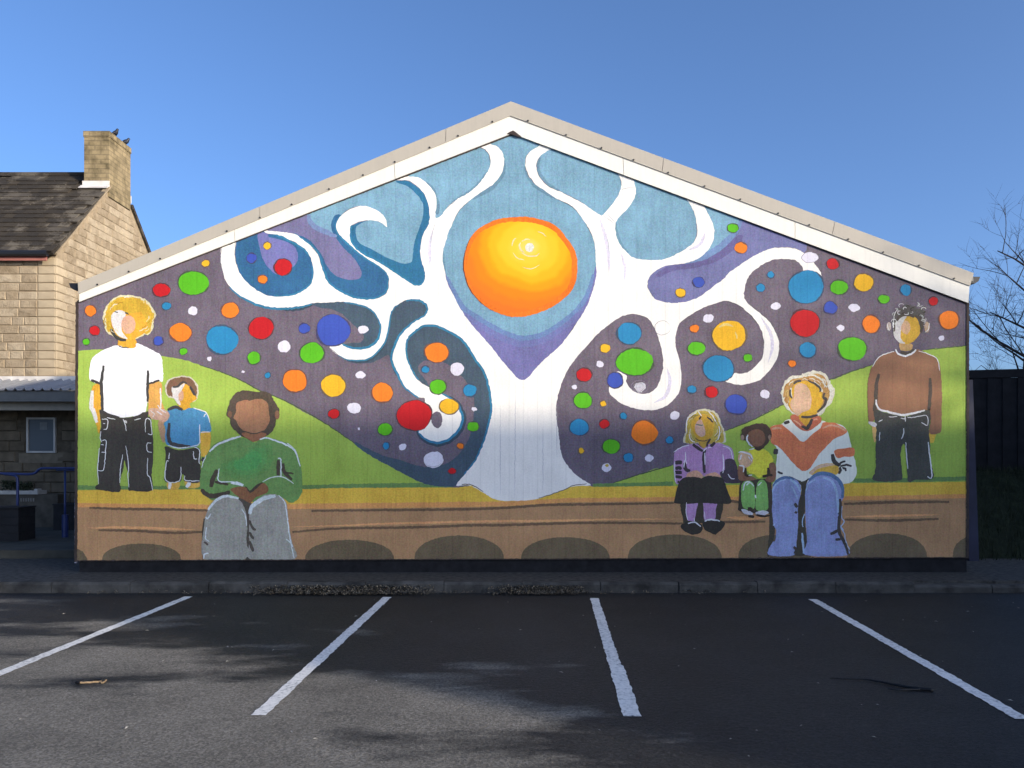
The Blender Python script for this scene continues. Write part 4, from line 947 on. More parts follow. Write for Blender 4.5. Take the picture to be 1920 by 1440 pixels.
m_tile, nt, b = new_mat('stone_roof_tile')
pos = position(nt)
oi = nt.nodes.new('ShaderNodeObjectInfo')
n1 = noise(nt, pos, 1.6, 5.0, 0.6)
n2 = noise(nt, pos, 26.0, 3.0)
c1 = ramp(nt, oi.outputs['Random'], [(0.0, (0.058, 0.047, 0.035)), (0.6, (0.080, 0.066, 0.049)), (1.0, (0.125, 0.104, 0.076))])
moss = ramp(nt, math_node(nt, 'ADD', n1, math_node(nt, 'MULTIPLY', n2, 0.25)), [(0.54, (1, 1, 1)), (0.62, (0.30, 0.26, 0.20))])
c = mix(nt, 1.0, c1, moss, 'MULTIPLY')
nt.links.new(c, b.inputs['Base Color'])
b.inputs['Roughness'].default_value = 0.95
bump(nt, b, n2, 0.6, 0.02)

m_chim, nt, b = new_mat('sooty_chimney_brick')
tc = nt.nodes.new('ShaderNodeTexCoord')
pos = position(nt)
sx = nt.nodes.new('ShaderNodeSeparateXYZ'); nt.links.new(pos, sx.inputs[0])
cb = nt.nodes.new('ShaderNodeCombineXYZ')
nt.links.new(math_node(nt, 'ADD', sx.outputs[0], sx.outputs[1]), cb.inputs[0]); nt.links.new(sx.outputs[2], cb.inputs[1])
br = nt.nodes.new('ShaderNodeTexBrick')
nt.links.new(cb.outputs[0], br.inputs['Vector'])
br.inputs['Scale'].default_value = 1.0
br.inputs['Brick Width'].default_value = 0.27
br.inputs['Row Height'].default_value = 0.105
br.inputs['Mortar Size'].default_value = 0.012
br.inputs['Color1'].default_value = (0.27, 0.205, 0.118, 1)
br.inputs['Color2'].default_value = (0.33, 0.25, 0.14, 1)
br.inputs['Mortar'].default_value = (0.21, 0.16, 0.095, 1)
n1 = noise(nt, pos, 4.0, 5.0, 0.6)
c = mix(nt, 1.0, br.outputs['Color'], ramp(nt, n1, [(0.35, (0.42, 0.42, 0.36)), (0.6, (1.0, 1.0, 0.95))]), 'MULTIPLY')
nt.links.new(c, b.inputs['Base Color'])
b.inputs['Roughness'].default_value = 0.95
bump(nt, b, br.outputs['Fac'], -0.5, 0.02)

m_lead = simple('white_flashing', (0.62, 0.58, 0.54), 0.6, 0.15, 5.0)
m_red = simple('red_oxide_fascia', (0.33, 0.125, 0.10), 0.6, 0.15, 4.0)
m_slab = simple('dark_interior', (0.03, 0.027, 0.024), 0.9)

Z1, XG = 16.0, 9.12
ZR = 18.55
EAVE, RIDGE = 5.72, 8.05
house = empty('stone_house', (-XG - 2.5, Z1 + 2.5, 0), 'sandstone house with mossy tiled roof and a tall corner chimney', 'house')
XW = -13.5
gable = [(-XG, Z1, 0), (-XG, 2 * ZR - Z1, 0), (-XG, 2 * ZR - Z1, EAVE), (-XG, ZR, RIDGE), (-XG, Z1, EAVE)]
MB().prism([Vector(p) for p in gable], (XW + XG, 0, 0)).build('wall', m_mortar, house)

def block(name, o, u, v_, n_, w, h_, mat, proud=0.015, rough=0.009):
    """roughly dressed stone: base rectangle and a smaller uneven face"""
    o, u, v_, n_ = Vector(o), Vector(u), Vector(v_), Vector(n_)
    e = min(0.014, h_ * 0.12)
    r = lambda: random.uniform(-rough, rough)
    q = [o, o + u * w, o + u * w + v_ * h_, o + v_ * h_]
    fr = [o + u * e + v_ * e, o + u * (w - e) + v_ * e, o + u * (w - e) + v_ * (h_ - e), o + u * e + v_ * (h_ - e)]
    fr = [p + n_ * (proud + r()) for p in fr]
    ctr = sum((Vector(p) for p in fr), Vector()) / 4 + n_ * (0.006 + r())
    vs = q + fr + [ctr]
    fs = [(0,1,5,4),(1,2,6,5),(2,3,7,6),(3,0,4,7),(4,5,8),(5,6,8),(6,7,8),(7,4,8)]
    return mesh(name, vs, fs, mat, house)

course = 0.17
rows = [2.85 + course * i for i in range(17)]
# front wall stones
for r, z in enumerate(rows):
    if z + course > EAVE - 0.02: break
    x = XG + 0.36
    x_ = -x
    first = True
    while x_ > -11.75:
        w = random.uniform(0.24, 0.46)
        block('stone', (x_ - w, Z1 - 0.002, z + 0.005), (1, 0, 0), (0, 0, 1), (0, -1, 0), w - 0.010, course - 0.010, m_stone)
        x_ -= w
    # dressed corner stones, long and short
    lw = 0.36 if r % 2 else 0.355
    block('quoin', (-XG - lw, Z1 - 0.002, z + 0.004), (1, 0, 0), (0, 0, 1), (0, -1, 0), lw - 0.004, course - 0.008, m_quoin, 0.018, 0.002)
    block('quoin', (-XG + 0.002, Z1 - 0.016, z + 0.004), (0, 1, 0), (0, 0, 1), (1, 0, 0), 0.24 if r % 2 else 0.36, course - 0.008, m_quoin, 0.018, 0.002)
# gable stones
slope = (RIDGE - EAVE) / (ZR - Z1)
z = 2.85
r = 0
while z < RIDGE - 0.3:
    if z < EAVE:
        ya, yb = Z1 + (0.24 if r % 2 else 0.36), 20.4
    else:
        ya = Z1 + (z + course - EAVE) / slope + 0.05
        yb = 2 * ZR - ya
    if z < 3.9:
        yb = min(yb, Z1 + 1.1)
    y = ya
    while y < yb - 0.10:
        w = min(random.uniform(0.30, 0.56), yb - y)
        block('stone', (-XG + 0.002, y, z + 0.004), (0, 1, 0), (0, 0, 1), (1, 0, 0), w - 0.008, course - 0.008, m_stone, 0.012, 0.004)
        y += w
    z += course
    r += 1
# roof slab and tiles
up = Vector((0, ZR - Z1, RIDGE - EAVE)).normalized()
nrm = Vector((0, -up.z, up.y))
e0 = Vector((0, Z1, EAVE)) - up * 0.22
slope_len = (Vector((0, ZR, RIDGE)) - e0).length
roof = MB()
a0 = e0 + nrm * 0.01
def rz_(y_): return EAVE + (y_ - Z1) * slope + 0.012
roof.prism([Vector((XW, a0.y, a0.z)), Vector((-XG + 0.05, a0.y, a0.z)), Vector((-XG + 0.05, 18.02, rz_(18.02))), Vector((-XG - 0.56, 18.02, rz_(18.02))), Vector((-XG - 0.56, ZR, RIDGE + 0.012)), Vector((XW, ZR, RIDGE + 0.012))], nrm * 0.05)
e1 = Vector((0, 2 * ZR - e0.y, e0.z))
nb = Vector((0, up.z, up.y))
yb2 = 19.10
zb2 = RIDGE + 0.012 - (yb2 - ZR) * slope
roof.prism([Vector((XW, ZR, RIDGE + 0.012)), Vector((-XG - 0.56, ZR, RIDGE + 0.012)), Vector((-XG - 0.56, yb2, zb2)), Vector((-XG + 0.05, yb2, zb2)), Vector((-XG + 0.05, e1.y, e1.z)), Vector((XW, e1.y, e1.z))], nb * 0.085)
roof_ob = roof.build('roof', m_tile, house)
gauge = 0.205
nrow = int(slope_len / gauge)
tile_meshes = []
for q in range(5):
    w, l, t = 0.215, 0.30, 0.022
    rr_ = lambda: random.uniform(-0.007, 0.007)
    vs = [Vector((-w/2 + rr_(), 0 + rr_(), 0)), Vector((w/2 + rr_(), rr_(), 0)), Vector((w/2, l, 0)), Vector((-w/2, l, 0))]
    vs = vs + [p + Vector((0, 0, t + rr_() * 0.6)) for p in vs]
    me = bpy.data.meshes.new('tile')
    me.from_pydata(vs, [], [(0,3,2,1),(4,5,6,7),(0,1,5,4),(1,2,6,5),(2,3,7,6),(3,0,4,7)])
    me.materials.append(m_tile)
    tile_meshes.append(me)
from mathutils import Matrix
ux = Vector((1, 0, 0))
tilt = 0.085
uy = (up * math.cos(tilt) - nrm * math.sin(tilt)).normalized()
uz = ux.cross(uy)
rot = Matrix((ux, uy, uz)).transposed().to_4x4()
for r in range(nrow):
    nx_ = 11
    for q in range(nx_):
        xx = -XG + 0.05 - 0.11 - q * 0.222 - (0.11 if r % 2 else 0)
        if q == 0 and r % 2: pass
        p = e0 + up * (r * gauge) + nrm * 0.085
        p.x = xx + random.uniform(-0.006, 0.006)
        if p.y > 17.72 and p.x > -XG - 0.66: continue
        o = bpy.data.objects.new('tile', random.choice(tile_meshes))
        m4 = Matrix.Translation(p - house.location) @ rot @ Matrix.Rotation(random.uniform(-0.03, 0.03), 4, 'Z')
        o.matrix_local = m4
        link(o, house)
        o.matrix_local = m4
# ridge tiles
for q in range(8):
    x0 = -XG - 0.55 - q * 0.33
    pts = [(x0, ZR - 0.14, RIDGE + 0.0), (x0, ZR - 0.08, RIDGE + 0.10), (x0, ZR, RIDGE + 0.135), (x0, ZR + 0.08, RIDGE + 0.10), (x0, ZR + 0.14, RIDGE)]
    MB().prism([Vector(p) for p in pts], (-0.32, 0, 0)).build('ridge_tile', m_tile, house)
# stone verge along the front slope of the gable
MB().prism([Vector((-XG - 0.06, e0.y + 0.1, e0.z + 0.04)), Vector((-XG + 0.065, e0.y + 0.1, e0.z + 0.04)), Vector((-XG + 0.065, 18.1, EAVE + (18.1 - Z1) * slope + 0.05)), Vector((-XG - 0.06, 18.1, EAVE + (18.1 - Z1) * slope + 0.05))], nrm * 0.03).build('verge', m_mortar, house)
# gutter and red fascia
MB().tube([(XW, e0.y - 0.05, e0.z + 0.03), (-XG - 0.05, e0.y - 0.05, e0.z + 0.03)], 0.06, 8).build('gutter', m_black, house)
MB().box((XW, e0.y + 0.0, e0.z - 0.10), (-XG - 0.1, e0.y + 0.03, e0.z - 0.02)).build('fascia', m_red, house)
# chimney
chz0, chz1 = 18.05, 19.06
cx0, cx1 = -XG - 0.535, -XG + 0.032
ch = MB()
ch.box((cx0, chz0, 7.45), (cx1, chz1, 8.80))
ch.box((cx0 - 0.014, chz0 - 0.014, 8.80), (cx1 + 0.014, chz1 + 0.014, 8.93))
cho = ch.build('chimney', m_chim, house)
ch2 = MB().box((cx0 - 0.025, chz0 - 0.03, 7.66), (cx1 + 0.01, chz0 - 0.004, 7.80))
ch2.build('flashing', m_lead, cho)
ch2 = MB()
ch2.prism([Vector((cx0 - 0.06, chz0 - 0.14, 7.60)), Vector((cx1 + 0.02, chz0 - 0.14, 7.60)), Vector((cx1 + 0.02, chz0 - 0.01, 7.70)), Vector((cx0 - 0.06, chz0 - 0.01, 7.70))], nrm * 0.012)
ch2.build('flashing', m_lead, cho)
ch2 = MB()
ch2.box((cx1 - 0.03, chz1 + 0.004, 7.62), (cx1 + 0.012, chz1 + 0.02, 7.80))
ch2.build('flashing', m_lead, cho)

# porch wall under the canopy, with window
m_pstone = simple('shade_dark_stone', (0.105, 0.088, 0.064), 0.95, 0.35, 4.0, 0.1, bmp=0.6, bscale=24)  # deep shade under the canopy put into darker stone and mortar colours
m_pmort = simple('shade_dark_mortar', (0.08, 0.068, 0.05), 0.95, 0.3, 9.0, 0.1)
porch = empty('porch', (-10.0, Z1 - 0.6, 0.24), 'low stone porch wall under a corrugated canopy beside the house', 'porch')
PY = 15.88
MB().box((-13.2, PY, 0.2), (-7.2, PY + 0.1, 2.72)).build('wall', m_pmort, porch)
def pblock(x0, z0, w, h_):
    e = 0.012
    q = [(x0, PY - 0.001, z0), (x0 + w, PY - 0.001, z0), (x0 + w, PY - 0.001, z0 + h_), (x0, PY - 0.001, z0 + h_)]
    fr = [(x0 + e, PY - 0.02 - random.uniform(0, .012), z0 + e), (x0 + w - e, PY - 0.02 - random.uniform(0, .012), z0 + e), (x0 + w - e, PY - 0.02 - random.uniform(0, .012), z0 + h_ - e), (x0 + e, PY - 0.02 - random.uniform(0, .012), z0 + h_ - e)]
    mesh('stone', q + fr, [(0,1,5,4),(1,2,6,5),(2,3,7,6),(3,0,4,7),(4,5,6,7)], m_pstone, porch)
wx0, wx1 = at(52, 0, PY).x, at(106, 0, PY).x
wz0, wz1 = at(0, 849, PY).z, at(0, 783, PY).z
z = 0.26
while z < 2.60:
    x_ = -10.75
    hh = 0.205
    while x_ < -8.05:
        w = random.uniform(0.30, 0.55)
        if not (z + hh > wz0 - 0.02 and z < wz1 + 0.02 and x_ + w > wx0 - 0.02 and x_ < wx1 + 0.02):
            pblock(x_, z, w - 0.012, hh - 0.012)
        x_ += w
    z += hh
m_wframe = simple('white_window_frame', (0.42, 0.42, 0.40), 0.5, 0.08, 6.0)
m_glass, nt, b = new_mat('dark_window_glass')
b.inputs['Base Color'].default_value = (0.06, 0.075, 0.09, 1)
b.inputs['Roughness'].default_value = 0.35
b.inputs['Specular IOR Level'].default_value = 0.6
t = 0.035
wfm = MB()
wfm.box((wx0, PY - 0.05, wz0), (wx0 + t, PY - 0.002, wz1)); wfm.box((wx1 - t, PY - 0.05, wz0), (wx1, PY - 0.002, wz1))
wfm.box((wx0 + t, PY - 0.05, wz0), (wx1 - t, PY - 0.002, wz0 + t)); wfm.box((wx0 + t, PY - 0.05, wz1 - t), (wx1 - t, PY - 0.002, wz1))
win = wfm.build('window', m_wframe, porch)
MB().box((wx0 + t + 0.001, PY - 0.02, wz0 + t + 0.001), (wx1 - t - 0.001, PY - 0.003, wz1 - t - 0.001)).build('pane', m_glass, win)
a_, c_ = at(76, 806, PY), at(90, 792, PY)
MB().box((a_.x, PY - 0.024, a_.z), (c_.x, PY - 0.021, c_.z)).build('notice', simple('pale_notice', (0.16, 0.18, 0.19), 0.7), win)
MB().box((wx0 - 0.16, PY - 0.028, wz0 - 0.20), (wx1 + 0.14, PY - 0.001, wz0 - 0.01)).build('sill', simple('shade_dark_sill', (0.14, 0.12, 0.088), 0.9, 0.2), porch)  # sill colour darkened for the canopy shade
# corrugated canopy
m_canopy = simple('pale_corrugated_sheet', (0.20, 0.205, 0.22), 0.45, 0.1, 3.0, 0.4)
pts_top = []
nx_ = 260
xa, xb = -12.2, -7.3
yb_, zb_, yf, zf = PY + 0.1, 3.14, 15.0, 2.87
vs, fs = [], []
for i in range(nx_ + 1):
    xx = xa + (xb - xa) * i / nx_
    ph = (xx / 0.172) % 1.0
    hgt = 0.0 if ph < 0.62 else 0.045 * (0.5 - 0.5 * math.cos((ph - 0.62) / 0.38 * 2 * math.pi))
    vs += [(xx, yf, zf - 0.03 + hgt), (xx, yb_, zb_ - 0.03 + hgt), (xx, yf, zf - 0.042 + hgt), (xx, yb_, zb_ - 0.042 + hgt)]
for i in range(nx_):
    k0, k1 = 4 * i, 4 * i + 4
    fs += [(k0, k1, k1 + 1, k0 + 1), (k0 + 2, k0 + 3, k1 + 3, k1 + 2), (k0, k0 + 2, k1 + 2, k1)]
mesh('canopy_sheet', vs, fs, m_canopy, porch)
MB().box((xa, PY + 0.06, 3.10), (xb, PY + 0.12, 3.19)).build('flashing', m_lead, porch)
MB().box((xa, yf + 0.04, zf - 0.245), (xb, yf + 0.10, zf - 0.052)).build('gutter_board', simple('grey_gutter_board', (0.10, 0.105, 0.105), 0.6), porch)
MB().box((xa, yf + 0.22, zf - 0.40), (xb, yf + 0.30, zf - 0.235)).build('beam', simple('cream_beam', (0.22, 0.205, 0.17), 0.6, 0.12), porch)

# ramp / platform
plat = MB().box((-14, 11.52, 0.0), (-5.9, 15.9, 0.245))
po = plat.build('ramp', m_conc)
tag(po, 'worn concrete entrance platform in front of the stone porch', kind='structure')
# low planting wall with coping
m_lowwall = simple('dark_low_wall', (0.085, 0.075, 0.06), 0.95, 0.35, 5.0, 0.1, bmp=0.5, bscale=18)
lw = empty('low_wall', (-9.5, 15.0, 0.245), 'low dark wall with pale coping below the porch window', 'wall')
LW = 15.2
cl0 = at(-40, 927, LW); cl1 = at(72, 920, LW)
MB().box((cl0.x, LW, 0.245), (at(108, 0, LW).x, LW + 0.25, cl0.z)).build('wall', m_lowwall, lw)
MB().box((cl0.x, LW - 0.03, cl0.z + 0.002), (cl1.x, LW + 0.28, cl1.z)).build('coping', simple('pale_coping', (0.42, 0.40, 0.36), 0.8), lw)
e_ = at(69, 918, LW)
MB().box((e_.x - 0.03, LW - 0.035, cl1.z + 0.001), (e_.x + 0.03, LW + 0.1, cl1.z + 0.035)).build('finial', simple('pale_finial', (0.45, 0.43, 0.4), 0.8), lw)
for q in range(6):
    p0 = at(39 + q * 4.6, 937, LW)
    MB().box((p0.x, LW - 0.012, p0.z - 0.035), (p0.x + 0.022, LW - 0.001, p0.z + 0.03)).build('vent_brick', simple('vent_pale', (0.2, 0.19, 0.17), 0.9), lw) if q == 0 else None
    if q:
        src = [o for o in lw.children if o.name.startswith('vent_brick')][0]
        c2o = src.copy(); COL.objects.link(c2o); c2o.parent = lw; c2o.location = Vector((0.0466 * q, 0, 0))
# shrubs on the low wall
m_shrub = simple('dark_shrub_leaf', (0.022, 0.030, 0.014), 0.8, 0.4, 9.0)
def shrub(c0, rx, rz, n, label):
    mb = MB()
    for _ in range(n):
        a1, a2 = random.uniform(0, 6.28), random.uniform(-1, 1)
        rr0 = random.random() ** 0.4
        p = Vector((c0[0] + rx * rr0 * math.cos(a1), c0[1] + 0.12 * rr0 * math.sin(a1), c0[2] + rz * (0.5 + 0.5 * a2 * rr0)))
        u = Vector((random.uniform(-1, 1), random.uniform(-1, 1), random.uniform(-1, 1))).normalized() * 0.03
        w_ = Vector((random.uniform(-1, 1), random.uniform(-1, 1), random.uniform(-1, 1))).normalized() * 0.018
        mb.add([p - u, p + w_, p + u, p - w_], [(0, 1, 2, 3)])
    e = empty('shrub', (c0[0], c0[1], c0[2]), label, 'shrub', 'shrubs on the low wall')
    mb.build('foliage', m_shrub, e)
    MB().tube([(c0[0], c0[1], c0[2] - 0.02), (c0[0] + 0.02, c0[1], c0[2] + rz * 0.6)], [0.012, 0.006], 5).build('stem', m_slab, e)
s0 = at(20, 920, LW + 0.12); shrub((s0.x, LW + 0.12, s0.z), 0.16, 0.22, 260, 'dark shrub on the low wall behind the blue handrail post')
s0 = at(48, 920, LW + 0.12); shrub((s0.x, LW + 0.12, s0.z), 0.12, 0.17, 200, 'smaller dark shrub on the low wall next to the coping finial')

# blue handrail
m_blue = simple('blue_gloss_paint', (0.020, 0.034, 0.13), 0.35, 0.12, 6.0, 0.5)
hr = empty('handrail', (at(33, 0, 13.3).x, 13.3, 0.245), 'blue tubular handrail stepping up along the platform', 'handrail')
dr = 13.3
rail = catmull([(-160, 887), (-60, 887), (10, 888), (40, 889), (56, 889), (66, 887), (71, 882), (78, 878.5), (90, 878), (150, 878), (230, 878)], False, 5)
MB().tube([at(x_, y_, dr) for x_, y_ in rail], 0.021, 8).build('rail', m_blue, hr, smooth=True)
post = catmull([(8, 889), (22, 890), (31, 894), (33, 905), (33, 940)], False, 5)
pp = [at(x_, y_, dr) for x_, y_ in post]
pp.append(Vector((pp[-1].x, dr, 0.24)))
MB().tube(pp, 0.022, 8).build('post', m_blue, hr, smooth=True)
p1 = at(122, 882, dr + 0.05)
MB().tube([p1, Vector((p1.x, p1.y, 0.24))], 0.017, 8).build('post', m_blue, hr, smooth=True)
MB().tube([at(106, 881.5, dr + 0.05), at(170, 881.5, dr + 0.05)], 0.014, 8).build('rail', m_blue, hr, smooth=True)
MB().tube([Vector((p1.x, p1.y, 0.245)), Vector((p1.x, p1.y, 0.62))], 0.05, 10).build('post_sleeve', m_blue, hr)
# dark planter and cabinet
m_dark = simple('dark_stained_timber', (0.018, 0.017, 0.018), 0.75, 0.3, 6.0, bmp=0.3, bscale=20)
pl = empty('planter', (at(10, 0, 12.9).x, 12.9, 0.245), 'black boarded planter box at the left edge under the handrail', 'planter')
for q in range(4):
    zt = 0.25 + q * 0.128
    MB().box((at(-90, 0, 12.7).x, 12.7, zt), (at(34.5, 0, 12.7).x, 13.15, zt + 0.124)).build('board', m_dark, pl)
MB().box((at(-92, 0, 12.7).x, 12.68, 0.765), (at(35.5, 0, 12.7).x, 13.17, 0.785)).build('rim', m_dark, pl)
cb_ = empty('cabinet', (at(122, 0, 14.6).x, 14.6, 0.245), 'dark cabinet standing at the foot of the blue post beside the hall', 'cabinet')
MB().box((at(100, 0, 14.6).x, 14.6, 0.245), (at(165, 0, 14.6).x, 15.0, 0.70)).build('body', m_dark, cb_)
MB().box((at(99, 0, 14.6).x, 14.58, 0.702), (at(166, 0, 14.6).x, 15.02, 0.725)).build('lid', m_dark, cb_)

# ------------------------------------------------------------------ fence, bank and trees on the right
m_fence = simple('dark_fence_board', (0.015, 0.015, 0.017), 0.8, 0.35, 5.0, 0.2, bmp=0.4, bscale=25)
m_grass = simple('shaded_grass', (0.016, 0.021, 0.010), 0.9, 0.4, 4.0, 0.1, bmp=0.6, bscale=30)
bank = MB()
n = 14
bv, bf = [], []
for i in range(n + 1):
    yy = 11.0 + 7.0 * i / n
    hz = 0.10 + 1.22 * max(0.0, min(1.0, (yy - 11.4) / 4.2)) ** 0.9
    for j in range(n + 1):
        xx = 6.0 + 16.0 * j / n
        bv.append((xx, yy, hz + 0.06 * mnoise.noise(Vector((xx, yy, 0))) - (0.12 if i == 0 else 0)))
for i in range(n):
    for j in range(n):
        k0 = i * (n + 1) + j
        bf.append((k0, k0 + 1, k0 + n + 2, k0 + n + 1))
bo = mesh('grass_bank', bv, bf, m_grass, smooth=True)
tag(bo, 'shaded grass bank rising behind the right corner of the hall', kind='structure')
mb = MB()
for _ in range(9000):
    xx, yy = random.uniform(6.4, 12.5), random.uniform(11.3, 16.2)
    hz = 0.10 + 1.22 * max(0.0, min(1.0, (yy - 11.4) / 4.2)) ** 0.9
    a1 = random.uniform(0, 6.28)
    w_ = 0.008; hh = random.uniform(0.05, 0.16)
    dx, dy = math.cos(a1) * w_, math.sin(a1) * w_
    lx, ly = random.uniform(-0.05, 0.05), random.uniform(-0.05, 0.05)
    mb.add([(xx - dx, yy - dy, hz - 0.03), (xx + dx, yy + dy, hz - 0.03), (xx + lx, yy + ly, hz + hh)], [(0, 1, 2)])
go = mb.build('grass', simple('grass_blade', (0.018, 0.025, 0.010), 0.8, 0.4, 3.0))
tag(go, 'rough grass growing on the bank by the dark fence', kind='stuff')
fence = empty('fence', (10.5, 16.1, 1.25), 'tall dark boarded fence on the grass bank behind the hall', 'fence')
fx0, fy0, fx1, fy1 = 8.7, 16.45, 16.0, 14.3
def fpt(x_): return fy0 + (fy1 - fy0) * (x_ - fx0) / (fx1 - fx0)
fdir = Vector((fx1 - fx0, fy1 - fy0, 0)).normalized()
fn = Vector((fdir.y, -fdir.x, 0))
for q in range(46):
    p = Vector((fx0, fy0, 1.0)) + fdir * (0.135 * q) + fn * (0.022 if q % 2 else 0.0)
    MB().prism([p, p + fdir * 0.15, p + fdir * 0.15 + fn * 0.02, p + fn * 0.02], (0, 0, 2.18 + random.uniform(-0.012, 0.004))).build('board', m_fence, fence)
MB().prism([Vector((fx0, fpt(fx0) - 0.06, 3.18)), Vector((14.6, fpt(14.6) - 0.06, 3.18)), Vector((14.6, fpt(14.6) - 0.06, 3.34)), Vector((fx0, fpt(fx0) - 0.06, 3.34))][::-1], (0, 0.14, 0)).build('capping_rail', m_fence, fence)
for zz in (1.7, 2.7):
    MB().prism([Vector((fx0, fpt(fx0) + 0.03, zz)), Vector((14.6, fpt(14.6) + 0.03, zz)), Vector((14.6, fpt(14.6) + 0.03, zz + 0.1)), Vector((fx0, fpt(fx0) + 0.03, zz + 0.1))][::-1], (0, 0.05, 0)).build('rail', m_fence, fence)

m_bark = simple('winter_bark', (0.050, 0.042, 0.040), 0.9, 0.3, 12.0, 0.1, bmp=0.4, bscale=40)
def grow(mb, p, d, length, r, depth, rnd, droop=0.0):
    n = 5
    pts, rad = [p.copy()], [r]
    cur, dd = p.copy(), d.normalized()
    for i in range(n):
        dd = (dd + Vector((rnd.uniform(-1, 1), rnd.uniform(-1, 1), rnd.uniform(-1, 1))) * 0.16 + Vector((0, 0, droop))).normalized()
        cur = cur + dd * (length / n)
        pts.append(cur.copy()); rad.append(r * (1 - 0.75 * (i + 1) / n))
    mb.tube(pts, rad, 5 if r > 0.02 else 4, caps=False)
    if depth <= 0: return
    kids = rnd.randint(4, 6)
    for q in range(kids):
        t = rnd.uniform(0.2, 1.0)
        i = min(n - 1, int(t * n))
        base = pts[i].lerp(pts[i + 1], t * n - i if t < 1 else 1)
        dr_ = (pts[i + 1] - pts[i]).normalized()
        side = Vector((rnd.uniform(-1, 1), rnd.uniform(-1, 1), rnd.uniform(-0.5, 1))).normalized()
        nd = (dr_ * 0.75 + side * 0.75).normalized()
        grow(mb, base, nd, length * rnd.uniform(0.42, 0.66), max(0.0035, rad[i] * 0.55), depth - 1, rnd, droop)
def bare_tree(loc, height, seed, label, limbs=None, r0=0.13, depth=3, group='bare winter trees'):
    rnd = random.Random(seed)
    e = empty('bare_tree', loc, label, 'tree', group)
    base = Vector(loc)
    top = base + Vector((rnd.uniform(-0.3, 0.3), rnd.uniform(-0.3, 0.3), height * 0.62))
    tr = MB().tube([base, base.lerp(top, 0.35) + Vector((0.05, 0, 0)), base.lerp(top, 0.7) + Vector((-0.04, 0.04, 0)), top], [r0, r0 * 0.8, r0 * 0.55, r0 * 0.3], 8)
    tr.build('trunk', m_bark, e, smooth=True)
    cr = MB()
    for q in range(limbs or 9):
        t = 0.38 + 0.62 * q / ((limbs or 9) - 1)
        a1 = q * 2.4 + rnd.uniform(-0.4, 0.4)
        d = Vector((math.cos(a1), math.sin(a1), 0.55 + 0.5 * t))
        grow(cr, base.lerp(top, t), d, height * rnd.uniform(0.30, 0.46) * (1.15 - 0.4 * t), r0 * 0.42, depth, rnd)
    cr.build('branches', m_bark, e)
    return e, cr
bare_tree((13.7, 19.5, 1.2), 7.2, 11, 'bare winter tree reaching in over the dark fence at the right edge', limbs=11, r0=0.12)
bare_tree((15.4, 24.0, 1.2), 5.6, 5, 'lower twiggy bare tree behind the fence, below the larger one', limbs=11, r0=0.08)

# trees and block across the car park, out of the picture, that shade it
bare_tree((18.3, 3.2, 0.0), 10.8, 23, 'bare winter tree standing at the edge of the car park, out of the picture', limbs=14, r0=0.24)
nb_ = empty('added_shade_house', (22, 12, 0), 'unseen house added beyond the right edge to shade the grass bank', 'house')  # unseen house, added to keep the fence and bank in shade
MB().box((16.6, 5.6, 0), (28, 20, 5.6)).build('wall', m_hallwall, nb_)
MB().prism([Vector((16.3, 5.4, 5.6)), Vector((28.3, 5.4, 5.6)), Vector((22.3, 5.4, 8.6))], (0, 14.8, 0)).build('roof', m_roof, nb_)
blk = empty('terraced_block', (30, -10, 0), 'tall rendered block across the car park whose shadow lies over the bays', 'building')
SHX = (5.05 + 6.0) / 0.57 * 0.82
HB = 2.02 + (D + 6.0) / 0.57 * math.tan(SUN_EL)
BK = 10.0 / 0.57 * 0.82                 # the block's near end runs along the light
def foot(x0, y0, x1, y1, z): return [Vector((x0, y0, z)), Vector((x1, y0, z)), Vector((x1 + BK, y1, z)), Vector((x0 + BK + 0.6, y1, z))]
MB().prism(foot(SHX, -6, 52, -16, 0), (0, 0, HB - 0.25)).build('wall', m_hallwall, blk)
MB().prism(foot(SHX - 0.1, -5.9, 52.1, -16.1, HB - 0.249), (0, 0, 0.249)).build('parapet', m_roof, blk)

# ------------------------------------------------------------------ birds on the chimney
m_bird = simple('dark_feather', (0.016, 0.018, 0.028), 0.5, 0.3, 20.0, 0.4)
m_beak = simple('bird_beak', (0.08, 0.06, 0.03), 0.5)
def lathe(mb, path, radii, n=10):
    mb.tube(path, radii, n)
def bird(loc, yaw, label):
    e = empty('bird', loc, label, 'bird', 'dark birds perched on the chimney')
    R = Matrix.Rotation(yaw, 3, 'Z')
    L = Vector(loc)
    def w(pts): return [L + R @ Vector(p) for p in pts]
    R = R * 0.88
    body = MB()
    body.tube(w([(-0.155, 0, 0.045), (-0.10, 0, 0.060), (-0.06, 0, 0.082), (-0.01, 0, 0.105), (0.035, 0, 0.135), (0.058, 0, 0.165), (0.072, 0, 0.192), (0.088, 0, 0.206), (0.102, 0, 0.206)]),
              [0.012, 0.018, 0.040, 0.056, 0.050, 0.034, 0.029, 0.026, 0.010], 10)
    body.build('body', m_bird, e, smooth=True)
    MB().tube(w([(0.100, 0, 0.205), (0.130, 0, 0.199)]), [0.008, 0.001], 6).build('beak', m_beak, e)
    tl = MB().prism(w([(-0.12, -0.018, 0.052), (-0.20, -0.022, 0.022), (-0.20, 0.022, 0.022), (-0.12, 0.018, 0.052)]), (0, 0, 0.008))
    tl.build('tail', m_bird, e)
    for s in (-1, 1):
        MB().tube(w([(0.0, 0.02 * s, 0.07), (0.01, 0.022 * s, 0.0)]), 0.004, 5).build('leg', m_beak, e)
        wg = MB().tube(w([(0.035, 0.046 * s, 0.125), (-0.02, 0.054 * s, 0.098), (-0.09, 0.036 * s, 0.064), (-0.14, 0.018 * s, 0.048)]), [0.014, 0.026, 0.018, 0.004], 6)
        wg.build('wing', m_bird, e, smooth=True)
